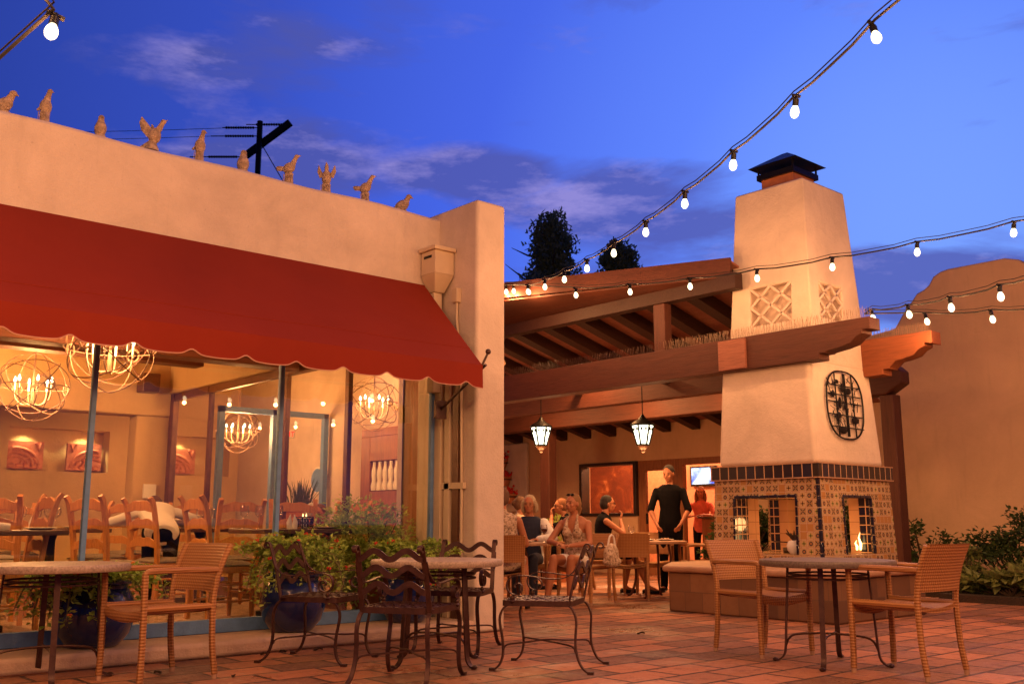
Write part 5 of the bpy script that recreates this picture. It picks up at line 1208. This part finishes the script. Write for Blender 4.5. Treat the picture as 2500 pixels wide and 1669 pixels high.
# ------------------------------------------------------------ string lights
bulb_me = MB().lathe([(.0015, -.058), (.016, -.054), (.030, -.036), (.034, -.014), (.029, .012), (.019, .032), (.015, .042)], (0, 0, 0), 16)
bulb_me = bulb_me.build('bulb', 'bulb', None, True, world=False); BM = bulb_me.data; bpy.data.objects.remove(bulb_me)
sock = MB().tube([(0, 0, .036), (0, 0, .088)], .024, 10).tube([(0, 0, .08), (0, 0, .118)], .016, 8).tube([(-.045, 0, .11), (.045, 0, .11)], .014, 6).build('socket', 'black', None, True, world=False); SM = sock.data; bpy.data.objects.remove(sock)
def strand(p, n0, n1, label, power, end0=None, end1=None, k_=1., extra=()):
    """p: start, step and quadratic sag; bulbs at t=n0..n1"""
    c0 = Vector((0, 0, CAMH)); P0, dP, sg = c0+(Vector(p[:3])-c0)*k_-Vector((0, 0, .05)), Vector(p[3:6])*k_+Vector((0, 0, .004)), p[6]*k_
    f = lambda t_: P0+dP*t_+Vector((0, 0, sg*t_*t_))
    t = thing('string_light', label, 'string lights', f(n0), 0, 'strings of round bulbs over the patio'); o0 = f(n0)
    pts = []
    if end0 is not None: pts.append(Vector(end0)-o0)
    k = n0-.5 if end0 is None else n0
    while k <= n1+.5+1e-6:
        pts.append(f(k)+Vector((0, 0, .10-(.02 if abs(k-round(k)) > .2 else 0)))-o0); k += .25
    if end1 is not None: pts.append(Vector(end1)-o0)
    MB().tube(pts, .0085, 6).build('cable', 'rubber', t, True, world=False)
    MB().tube([q_+Vector((0, 0, .035)) for q_ in pts], .003, 4).build('support_wire', 'rubber', t, True, world=False)
    for i, q_ in [(i, f(i)-o0) for i in range(n0, n1+1)]+[(99+j, Vector(x)-o0) for j, x in enumerate(extra)]:
        tilt = ((i*37) % 9-4)*.05
        b = bpy.data.objects.new('bulb', BM); COL.objects.link(b); b.parent = t; b.location = q_; b.rotation_euler = (tilt*1.5, -tilt, 0); b.scale = (.86, .86, .86)
        s_ = bpy.data.objects.new('socket', SM); COL.objects.link(s_); s_.parent = b
        if power: lamp('bulb_light', q_+Vector((0, 0, -.075)), power, WARM, t, .03)
    return t
PW = 17; BACK_FILL = 42
A0 = (9.19, 10.60, 4.36)
strand((9.5081, 10.4322, 4.3311, -.4761, -.8618, -.1761, .0131), 0, 17, 'string of bulbs sweeping from the patio roof up over the top right corner', PW, A0, None, .96, ((9.22, 10.42, 4.24), (9.20, 10.56, 4.25)))
strand((9.8541, 9.7973, 4.2249, .0506, -.9825, -.1336, .0124), 0, 11, 'string of bulbs running level across the chimney to the right edge', PW, A0, None, .93, ((9.22, 10.1, 4.17),))
strand((10.0905, 5.4312, 3.2409, -.4547, -.6411, -.138, .0123), 0, 8, 'upper string of bulbs from the carved beam end to the right edge', PW, (9.95, 5.45, 3.22))
strand((10.8989, 5.2136, 3.2792, -.275, -.8398, -.1566, .012), 0, 8, 'lower string of bulbs from the carved beam end to the right edge', PW, (9.95, 5.45, 3.22))
strand((1.17, 4.39, 3.15, -.35, -.50, .03, .012), 0, 7, 'string of bulbs crossing the top left corner', PW*1.3, (1.05, 4.95, 3.08))

# unseen strings added over and behind the viewer for front fill light
for j, (x0_, y0_, x1_, y1_) in enumerate(((-3.5, 5.5, 4.0, -3.5), (-5.0, 2.5, 1.5, -5.5), (1.5, 0.5, 9.0, -3.5), (-1.5, 6.2, 7.5, -1.5))):
    dx, dy = (x1_-x0_)/9, (y1_-y0_)/9
    strand((x0_, y0_, 4.6, dx, dy, -.22, .024), 0, 9, 'unseen string of bulbs added behind the viewer as fill, number %s from the left' % ('one', 'two', 'three', 'four')[j], BACK_FILL)

# a few dry leaves on the paving
for (x, y, rz_, lb) in ((2.75, 6.62, .4, 'dry brown leaf on the paving near the left wicker chair'), (3.72, 7.02, 1.9, 'curled dry leaf against the kerb left of the profile iron chair'), (4.16, 6.98, 2.7, 'small dry leaf by the kerb below the red-flowered pot'),
    (3.05, 6.15, .9, 'dry leaf lying between the left wicker chair and the nearest iron chair'), (6.9, 6.1, 2.2, 'lone dry leaf on the open paving right of the iron chairs'), (3.9, 7.06, .2, 'pale crumb-like leaf scrap at the foot of the kerb')):
    m_ = MB(); m_.grid(lambda u, v: ((u-.5)*.07, (v-.5)*.03*(1-(2*u-1)**2)+.0, .004+.012*(2*v-1)**2+.006*sin(5*u)), 6, 4, (0, 0, .001))
    o = m_.build('fallen_leaf', 'bark', None, True, world=False); o.location = (x, y, .001); o.rotation_euler = (0, 0, rz_); tag(o, lb, 'leaf', 'dry leaves on the paving')

# ------------------------------------------------------------ people
def capsule(m_, a, b, ra, rb, fl=1.0, upv=None):
    a, b = Vector(a), Vector(b); m_.tube([a, a.lerp(b, .5), b], [ra, (ra+rb)/2, rb], 12, r2=[ra*fl, (ra+rb)/2*fl, rb*fl], upv=upv); m_.ball(a, ra*.99, 12, 8) if fl == 1 else None; m_.ball(b, rb*.99, 12, 8) if fl == 1 else None
def remesh(m_, name, mat, parent, vox, smooth=2):
    o = m_.build(name, mat, parent, world=False)
    r = o.modifiers.new('r', 'REMESH'); r.mode = 'VOXEL'; r.voxel_size = vox
    s_ = o.modifiers.new('s', 'SMOOTH'); s_.factor = .5; s_.iterations = smooth
    dg = bpy.context.evaluated_depsgraph_get(); dg.update(); me = bpy.data.meshes.new_from_object(o.evaluated_get(dg)); old = o.data; o.modifiers.clear(); o.data = me; bpy.data.meshes.remove(old)
    for p in me.polygons: p.use_smooth = True
    if not me.materials: me.materials.append(M[mat] if isinstance(mat, str) else mat)
    return o
def ik(S_, W_, l1, l2, hint):
    S_, W_ = Vector(S_), Vector(W_); d = W_-S_; L = min(d.length, (l1+l2)*.995); dn = d.normalized(); a = (l1*l1-l2*l2+L*L)/(2*L); h = math.sqrt(max(0, l1*l1-a*a))
    hv = Vector(hint); hv = (hv-dn*hv.dot(dn)).normalized(); return S_+dn*a+hv*h, S_+dn*L
def hand(m_, W_, dirv, nrm_v, curl, thumb):
    """W_ wrist, dirv pointing direction, nrm_v palm normal, thumb = +1/-1 side"""
    d = Vector(dirv).normalized(); n_ = Vector(nrm_v); n_ = (n_-d*n_.dot(d)).normalized(); s_ = d.cross(n_)*thumb; R = Matrix((d, s_, n_)).transposed()
    m_.ball(Vector(W_)+d*.045, (.052, .040, .017), 12, 8, R)
    for k, (o_, L) in enumerate(((.029, .070), (.010, .080), (-.010, .074), (-.028, .058))):
        b = Vector(W_)+d*.082+s_*o_; c_ = curl*(1+.12*k); p1 = b+(d*cos(c_*.5)+n_*sin(c_*.5))*L*.45; p2 = p1+(d*cos(c_)+n_*sin(c_))*L*.33; p3 = p2+(d*cos(c_*1.5)+n_*sin(c_*1.5))*L*.25
        m_.tube([b-d*.02, b, p1, p2, p3], [.0095, .0095, .009, .0082, .006], 7)
    b = Vector(W_)+d*.028+s_*.034; p1 = b+(d*.6+s_*.75+n_*.25).normalized()*.034; p2 = p1+(d*.85+s_*.3+n_*.3).normalized()*.032
    m_.tube([b-s_*.015, b, p1, p2], [.013, .012, .010, .007], 7)
def person(label, loc, deg, P, skin='skin', vox=.0085, lean=0.):
    """P: dict of pose and clothing. local frame +x facing, +y left"""
    t = thing('person', label, 'person', loc, d2(deg)); V = Vector
    sit = P.get('sit', True); hz = P.get('hip', .54 if sit else .93); k = P.get('k', 1.0)
    pel = V((0, 0, hz)); ln = P.get('lean', 0.); sd = P.get('side', 0.)
    ax = V((sin(ln), sd, cos(ln))).normalized(); lat = V((0, 1, 0)); lat = (lat-ax*lat.dot(ax)).normalized(); fr_ = lat.cross(ax)
    wst = pel+ax*.20*k; chs = pel+ax*.36*k+fr_*.01; shc = pel+ax*.50*k; nk = shc+ax*.075+fr_*.015; hc = nk+ax*.125+fr_*(.025+.05*sin(P.get('nod', 0)))
    sw = P.get('sw', .185)
    sh_ = {s_: shc+lat*s_*sw-ax*.048 for s_ in (1, -1)}
    body = MB()
    # torso core
    def torso(m_, g_):
        S_ = [(-.10, .13, .10), (-.05, .158, .118), (.03, .16, .118), (.12, .145, .106), (.21, .132, .098), (.30, .145, .106), (.39, .160, .112), (.46, .176, .102), (.505, .152, .085), (.545, .095, .065)]
        m_.tube([pel+ax*q_[0]*k for q_ in S_], [q_[2]+g_ for q_ in S_], 20, r2=[q_[1]+g_ for q_ in S_], upv=fr_)
    torso(body, 0)
    if P.get('bust'):
        for s_ in (1, -1): body.ball(chs+fr_*.085+lat*s_*.065+ax*.0, .058, 12, 8)
    capsule(body, shc-ax*.02, nk+ax*.03, .058, .050)
    # head turned by yaw / nod
    yaw = P.get('yaw', 0); nod = P.get('nod', 0); HR = (Matrix.Rotation(yaw, 3, 'Z') @ Matrix.Rotation(nod, 3, 'Y'))
    def H(x, y, z): return hc+HR @ V((x, y, z))
    body.ball(H(-.008, 0, .02), (.095, .076, .098), 16, 12, HR); body.ball(H(.022, 0, -.045), (.062, .057, .068), 14, 10, HR); body.ball(H(.05, 0, -.088), (.026, .028, .020), 10, 7, HR)
    body.tube([H(.083, 0, .012), H(.098, 0, -.015), H(.104, 0, -.030)], [.008, .012, .014], 8); body.ball(H(.092, 0, -.033), (.014, .019, .010), 8, 6, HR)
    body.ball(H(.078, 0, -.060), (.014, .024, .010), 10, 6, HR); body.ball(H(.075, 0, .028), (.018, .045, .009), 10, 6, HR)
    for s_ in (1, -1):
        body.ball(H(-.005, s_*.078, -.01), (.018, .010, .030), 8, 6, HR); body.ball(H(.055, s_*.04, -.028), (.025, .022, .022), 8, 6, HR)
    # legs
    hipw = .09; legs = {}
    for s_ in (1, -1):
        hp_ = pel+V((0, s_*hipw, -.01)); kn, an, toe = P['legs'][0 if s_ == 1 else 1] if 'legs' in P else ((V((.43, s_*.11, hz+.01)), V((.40, s_*.11, .09)), V((.55, s_*.12, .03))) if sit else (V((.03, s_*.10, .50)), V((0, s_*.11, .09)), V((.16, s_*.14, .03))))
        kn, an, toe = V(kn), V(an), V(toe); legs[s_] = (hp_, kn, an, toe)
        capsule(body, hp_, kn, .082, .056); capsule(body, kn, kn.lerp(an, .35), .054, .056); capsule(body, kn.lerp(an, .35), an, .056, .034); capsule(body, an-V((0, 0, .03)), toe, .034, .026)
    # arms and hands
    arms = {}
    for s_, nm in ((1, 'L'), (-1, 'R')):
        if nm not in P: continue
        W_, dirv, nv, hint, curl = P[nm]; el, W2 = ik(sh_[s_], W_, .29*k, .255*k, hint); arms[s_] = (sh_[s_], el, W2)
        capsule(body, sh_[s_], el, .047, .037); capsule(body, el, el.lerp(W2, .3), .037, .038); capsule(body, el.lerp(W2, .3), W2, .038, .024)
        hand(body, W2, dirv, nv, curl, P.get('thumb'+nm, s_))
    remesh(body, 'body', skin, t, vox)
    # face
    for s_ in (1, -1):
        e_ = MB().ball(H(.079, s_*.030, .006), (.007, .011, .006), 8, 6, HR); e_.build('eye', col('eye_dark', (.03, .02, .015), .3), t, True, world=False)
    MB().tube([H(.086, -.020, -.057), H(.0925, 0, -.059), H(.086, .020, -.057)], [.002, .005, .002], 6).build('lips', col('lips', (.40, .10, .07), .5), t, True, world=False)
    bw = MB()
    for s_ in (1, -1): bw.tube([H(.082, s_*.014, .026), H(.084, s_*.030, .031), H(.072, s_*.048, .026)], .0035, 5)
    bw.build('eyebrows', P.get('hairmat', 'bark'), t, True, world=False)
    # hair
    h_ = MB(); hs = P.get('hair', 'short')
    h_.ball(H(-.022, 0, .040), (.094, .084, .090), 16, 10, HR)
    if hs != 'buzz': h_.ball(H(-.048, 0, .0), (.075, .082, .085), 14, 10, HR)
    if hs == 'buzz':
        h_.ball(H(-.030, 0, .015), (.084, .083, .082), 14, 10, HR); h_.ball(H(-.02, 0, .055), (.088, .078, .07), 14, 10, HR)
    if hs == 'bob':
        for s_ in (1, -1):
            h_.tube([H(.03, s_*.075, .05), H(.015, s_*.094, -.01), H(-.01, s_*.092, -.07), H(-.02, s_*.078, -.115)], [.022, .028, .030, .014], 8)
        h_.ball(H(-.055, 0, -.055), (.055, .085, .065), 12, 8, HR)
    if hs == 'long':
        for s_ in (1, -1): h_.tube([H(.02, s_*.07, .05), H(-.005, s_*.09, -.04), H(.0, s_*.09, -.13), H(.01, s_*.085, -.22)], [.022, .034, .036, .014], 8)
        h_.ball(H(-.06, 0, -.1), (.05, .09, .14), 12, 8, HR)
    if hs == 'pony': h_.tube([H(-.10, 0, .0), H(-.13, 0, -.05), H(-.12, -.02, -.12), H(-.09, -.03, -.17)], [.03, .034, .03, .008], 8)
    if hs == 'bun': h_.ball(H(-.11, 0, .02), .045, 10, 7)
    if P.get('beard'):
        bd = MB().ball(H(.030, 0, -.075), (.058, .056, .038), 14, 9, HR); remesh(bd, 'beard', P['hairmat'], t, .010, 2)
    remesh(h_, 'hair', P.get('hairmat', 'bark'), t, .011, 3)
    if P.get('glasses'):
        g_ = MB()
        for s_ in (1, -1):
            g_.tube([H(.093, s_*.032+.019*cos(i*pi/6), .003+.015*sin(i*pi/6)) for i in range(12)], .0018, 4, closed=True); g_.tube([H(.09, s_*.05, .006), H(.0, s_*.085, .01)], .002, 4)
        g_.tube([H(.096, -.012, .006), H(.096, .012, .006)], .002, 4); g_.build('glasses', 'black' if P['glasses'] == 1 else 'ironlight', t, True, world=False)
    if P.get('sunglasses'):
        g_ = MB()
        for s_ in (1, -1): g_.ball(H(.05, s_*.032, .105), (.010, .028, .018), 10, 6, HR)
        g_.tube([H(.05, -.07, .10), H(.055, 0, .11), H(.05, .07, .10)], .004, 5); g_.build('sunglasses', 'black', t, True, world=False)
    # clothes
    top_ = P.get('top')
    if top_:
        c_ = MB(); torso(c_, .012)
        if P.get('bust'):
            for s_ in (1, -1): c_.ball(chs+fr_*.087+lat*s_*.065, .066, 12, 8)
        if top_ != 'tank':
            for s_ in (1, -1): c_.ball(sh_[s_], .050, 12, 8)
            frac = P.get('tf') or {'short': .75, 'long': 1.0}[top_]
            for s_, (a, e, w_) in arms.items():
                capsule(c_, a, a.lerp(e, min(1, frac)), .052, P.get('sl', .054) if frac < 1 else .048)
                if frac >= 1: capsule(c_, e, e.lerp(w_, P.get('cuff', .85)), .052, .042)
        capsule(c_, shc-ax*.0, shc+ax*.045, .075, .060)
        if P.get('hem'): 
            for s_ in (1, -1): c_.ball(pel+V((.0, s_*.05, -P['hem']*.5)), (.125, .11, P['hem']+.04), 14, 8)
        remesh(c_, P.get('topname', 'shirt'), P['topmat'], t, .010, 3)
    if P.get('halter'):
        c_ = MB()
        S_ = [(-.10, .13, .10), (-.04, .170, .130), (.03, .170, .128), (.12, .155, .116), (.21, .142, .108), (.30, .154, .115), (.35, .158, .110)]
        c_.tube([pel+ax*q_[0]*k for q_ in S_], [q_[2] for q_ in S_], 20, r2=[q_[1] for q_ in S_], upv=fr_)
        for s_ in (1, -1):
            c_.ball(chs+fr_*.090+lat*s_*.068-ax*.005, (.064, .062, .062), 12, 8); c_.tube([chs+fr_*.13+lat*s_*.075+ax*.03, shc+fr_*.085+lat*s_*.065+ax*.01, nk+lat*s_*.045-fr_*.01], [.035, .016, .012], 8)
        remesh(c_, 'halter_top', P['topmat'], t, .009, 2)
    if P.get('jacket'):
        c_ = MB(); torso(c_, .010); remesh(c_, 'shirt', P['topmat'], t, .010, 2)
        c_ = MB()
        S_ = [(-.08, .175, .13), (.03, .182, .132), (.12, .170, .124), (.21, .162, .118), (.30, .170, .120), (.39, .178, .120), (.47, .18, .108), (.52, .145, .09)]
        c_.tube([pel-fr_*.030+ax*q_[0]*k for q_ in S_], [q_[2] for q_ in S_], 20, r2=[q_[1] for q_ in S_], upv=fr_)
        for s_, (a, e, w_) in arms.items(): capsule(c_, a, e, .072, .062); capsule(c_, e, e.lerp(w_, .9), .060, .050)
        remesh(c_, 'jacket', P['jacket'], t, .011, 3)
    if P.get('trousers'):
        c_ = MB(); c_.ball(pel, (.128, .17, .125), 14, 9)
        for s_, (hp_, kn, an, toe) in legs.items():
            capsule(c_, hp_, kn, .094, .068); capsule(c_, kn, an, .066, .054)
        remesh(c_, 'trousers', P['trousers'], t, .011, 3)
    if P.get('skirt'):
        c_ = MB(); c_.ball(pel, (.13, .175, .115), 14, 9)
        for s_, (hp_, kn, an, toe) in legs.items(): capsule(c_, hp_, hp_.lerp(kn, P.get('skirtlen', .8)), .095, .082)
        remesh(c_, 'skirt', P['skirt'], t, .011, 3)
    for s_, (hp_, kn, an, toe) in legs.items():
        c_ = MB(); d = (toe-an); d.z = 0; d.normalize()
        c_.tube([V((an.x, an.y, 0))-d*.055+V((0, 0, .04)), V((an.x, an.y, .038)), V((toe.x, toe.y, .028)), V((toe.x, toe.y, .02))+d*.05], [.030, .036, .040, .016], 10, r2=[.038, .04, .026, .012])
        if P.get('heels'): c_.tube([V((an.x, an.y, .05))-d*.05, V((an.x, an.y, 0))-d*.06], [.02, .007], 6)
        c_.build('shoe', P.get('shoes', 'black'), t, True, world=False)
    return t
greyhair = col('grey_blond_hair', (.42, .33, .22)); brown = col('brown_hair', (.11, .05, .025)); blackh = col('black_hair', (.02, .012, .01)); auburn = col('auburn_hair', (.20, .075, .03)); dblond = col('dark_blond_hair', (.26, .14, .06))
navy = col('navy_cloth', (.012, .018, .05)); blackc = col('black_cloth', (.006, .005, .006), .9, spec=.12); jeans = col('dark_jeans', (.03, .04, .08)); pale = col('pale_jacket', (.78, .76, .74)); pink = col('coral_cloth', (.60, .13, .085))
pm, g = newmat('mottled_print'); tc = g.n('ShaderNodeTexCoord').outputs['Object']
c = g.ramp(g.noise(tc, 34, 4, .7, .6), [(.35, (.10, .06, .04)), (.48, (.45, .32, .22)), (.62, (.66, .52, .40))]); finish(g, c, .75); M['print'] = pm
M['floral'] = M['print']
# 1 waiter standing
person('waiter standing behind the table in a loose black short-sleeved shirt, looking down', (11.38, 9.45, 0), 214, dict(sit=False, hip=.95, k=1.04, tf=.97, sw=.19, nod=.28, yaw=-.35, hair='buzz', hairmat=blackh, top='short', topmat=blackc, hem=.16, trousers=blackc,
    L=((.24, .17, .95), (.6, -.35, -.6), (-.3, -1, 0), (-.5, 1, 0), .5), R=((.24, -.17, .95), (.6, .35, -.6), (-.3, 1, 0), (-.5, -1, 0), .5)), vox=.009)
# 2 grey-haired
person('grey-haired person with glasses in a pale jacket over navy, facing us across the table', (9.0, 9.85, 0), 218, dict(hip=.51, hair='bob', hairmat=greyhair, glasses=2, yaw=-.05, nod=.02, jacket=pale, topmat=navy, trousers=jeans, shoes='black',
    L=((.36, .16, .76), (.7, -.6, 0), (0, 0, -1), (-.2, 1, -.4), .5), R=((.34, -.22, .72), (.7, .5, -.2), (0, 0, -1), (-.2, -1, -.4), .5)))
# 3 woman in halter top
person('woman in patterned halter top with sunglasses on her head, legs bare, turned towards the left', (8.91, 8.90, 0), 203, dict(hip=.51, lean=.10, bust=.05, hair='pony', hairmat=dblond, sunglasses=1, yaw=-.35, nod=-.06, halter=1, topmat='print', skirt=pale, skirtlen=.45, shoes='brownframe', sw=.175,
    L=((.36, .06, .70), (.75, -.6, 0), (0, 0, -1), (-.3, 1, -.5), .5), R=((.38, -.08, .72), (.5, .8, -.1), (0, 0, -1), (-.3, -1, -.4), .7), legs=[((.42, .10, .545), (.36, .05, .09), (.49, .10, .03)), ((.43, -.12, .545), (.46, -.20, .09), (.58, -.26, .03))]), vox=.0075)
# 4 dark-haired woman at left
person('woman with pinned brown hair in a pale print blouse, in profile at the pilaster edge', (10.17, 11.38, 0), -35, dict(hair='bun', hairmat=brown, top='short', topmat='print', skirt=navy, yaw=-.05,
    L=((.35, .12, .76), (.8, -.4, 0), (0, 0, -1), (-.3, 1, -.4), .5), R=((.35, -.15, .76), (.8, .4, 0), (0, 0, -1), (-.3, -1, -.4), .5)), vox=.011)
# 5 woman behind, chin on hand
person('woman in black leaning her chin on her hand behind the woman in the halter top', (10.84, 10.90, 0), 145, dict(hair='short', hairmat=auburn, glasses=1, lean=.22, top='short', topmat=blackc, skirt=blackc, yaw=.12,
    L=((.33, .04, 1.08), (.1, -.2, 1), (-1, 0, 0), (.3, 1, -1), 1.2), R=((.38, -.10, .77), (.5, .8, 0), (0, 0, -1), (-.3, -1, -.4), .5)), vox=.011)
# 6 woman in black dress, profile right
person('short-haired woman in a sleeveless black dress and heels, in profile, hand raised to her chin', (10.40, 9.90, 0), -35, dict(hair='short', hairmat=blackh, glasses=1, lean=.10, top='tank', topmat=blackc, skirt=blackc, skirtlen=.85, heels=1, yaw=-.02,
    L=((.30, .02, .80), (.8, -.5, .1), (0, 0, -1), (-.3, 1, -.5), .6), R=((.27, -.06, 1.02), (.35, .25, .9), (-1, .2, 0), (.45, -.6, -1), 1.0), legs=[((.42, .07, .55), (.34, .04, .11), (.47, .03, .03)), ((.43, -.11, .55), (.62, -.12, .13), (.74, -.14, .045))]), vox=.009)
# 7 diner half hidden by the pilaster
person('diner in a print dress mostly hidden by the pilaster, one arm and lower leg showing', (7.52, 8.70, 0), 48, dict(hair='short', hairmat=brown, top='tank', topmat='print', skirt='print', skirtlen=.7,
    L=((.33, .14, .76), (.8, -.4, 0), (0, 0, -1), (-.3, 1, -.4), .5), R=((.34, -.24, .72), (.8, .4, 0), (0, 0, -1), (-.7, -.5, -1), .5), legs=[((.42, .10, .55), (.38, .10, .09), (.5, .1, .03)), ((.36, -.24, .55), (.30, -.27, .09), (.42, -.30, .03))]), vox=.010)
# 8 woman inside by the counter
person('woman with long auburn hair in a coral shirt standing inside beyond the open door', (15.95, 12.45, .02), 205, dict(sit=False, hip=.86, k=.95, hair='long', hairmat=auburn, top='short', topmat=pink, trousers=blackc, yaw=.1,
    L=((.28, .10, 1.10), (.5, -.8, 0), (0, 0, -1), (-.3, 1, -.6), .5), R=((.28, -.12, 1.08), (.5, .8, 0), (0, 0, -1), (-.3, -1, -.6), .5)), vox=.012)
# 9 server leaning over a table indoors
person('server in a white shirt bending over a table in the dining room', (4.0, 9.75, .15), 75, dict(sit=False, hip=.74, lean=1.15, hair='short', hairmat=brown, top='long', topmat='white', trousers=blackc, nod=.5,
    L=((.66, .16, .82), (.9, 0, -.3), (0, 0, -1), (-.2, 1, 0), .6), R=((.68, -.20, .82), (.9, 0, -.3), (0, 0, -1), (-.2, -1, 0), .6)), vox=.011)
# 10, 11 diners deep inside
person('dark-haired woman dining inside, seen under the top rail of the wooden chair', (6.75, 11.0, -.02), 200, dict(hip=.48, lean=.45, hair='pony', hairmat=brown, top='tank', topmat='print', skirt=blackc, yaw=.2,
    L=((.3, .10, .95), (.2, -.4, .8), (-1, 0, 0), (-.1, 1, -.6), 1.0), R=((.34, -.12, .80), (.8, .5, 0), (0, 0, -1), (-.3, -1, -.4), .5)), vox=.012)
person('grey-haired diner in an orange shirt inside, back turned, beside the wine glass', (6.2, 10.85, -.02), 40, dict(hip=.48, lean=.40, hair='short', hairmat=col('silver_hair', (.5, .46, .40)), top='short', topmat=col('orange_shirt', (.72, .20, .06)), trousers=jeans,
    L=((.34, .12, .80), (.8, -.4, 0), (0, 0, -1), (-.3, 1, -.4), .5), R=((.34, -.12, .80), (.8, .4, 0), (0, 0, -1), (-.3, -1, -.4), .5)), vox=.012)
# handbag hanging on the halter-top woman's chair
hb = thing('handbag', 'patterned handbag hanging from the wicker chair of the woman in the halter top', 'bag', (9.02, 8.42, .45))
b_ = MB().ball((0, 0, .14), (.13, .085, .14), 14, 10, Matrix.Rotation(.3, 3, 'Z')).ball((.01, 0, .06), (.14, .09, .075), 14, 8)
remesh(b_, 'bag_body', 'floral', hb, .01, 3); MB().tube(bez([(-.06, 0, .24), (-.03, -.01, .36), (.04, 0, .36), (.07, 0, .24)], 5), .012, 6).build('strap', 'white', hb, True, world=False)
# unseen lamps put in to light the room behind the patio
lamp('added_room_light', (17.2, 12.6, 3.0), 300, (1, .46, .22), None, .25); lamp('added_room_light', (17.0, 15.8, 3.0), 360, (1, .46, .20), None, .25)
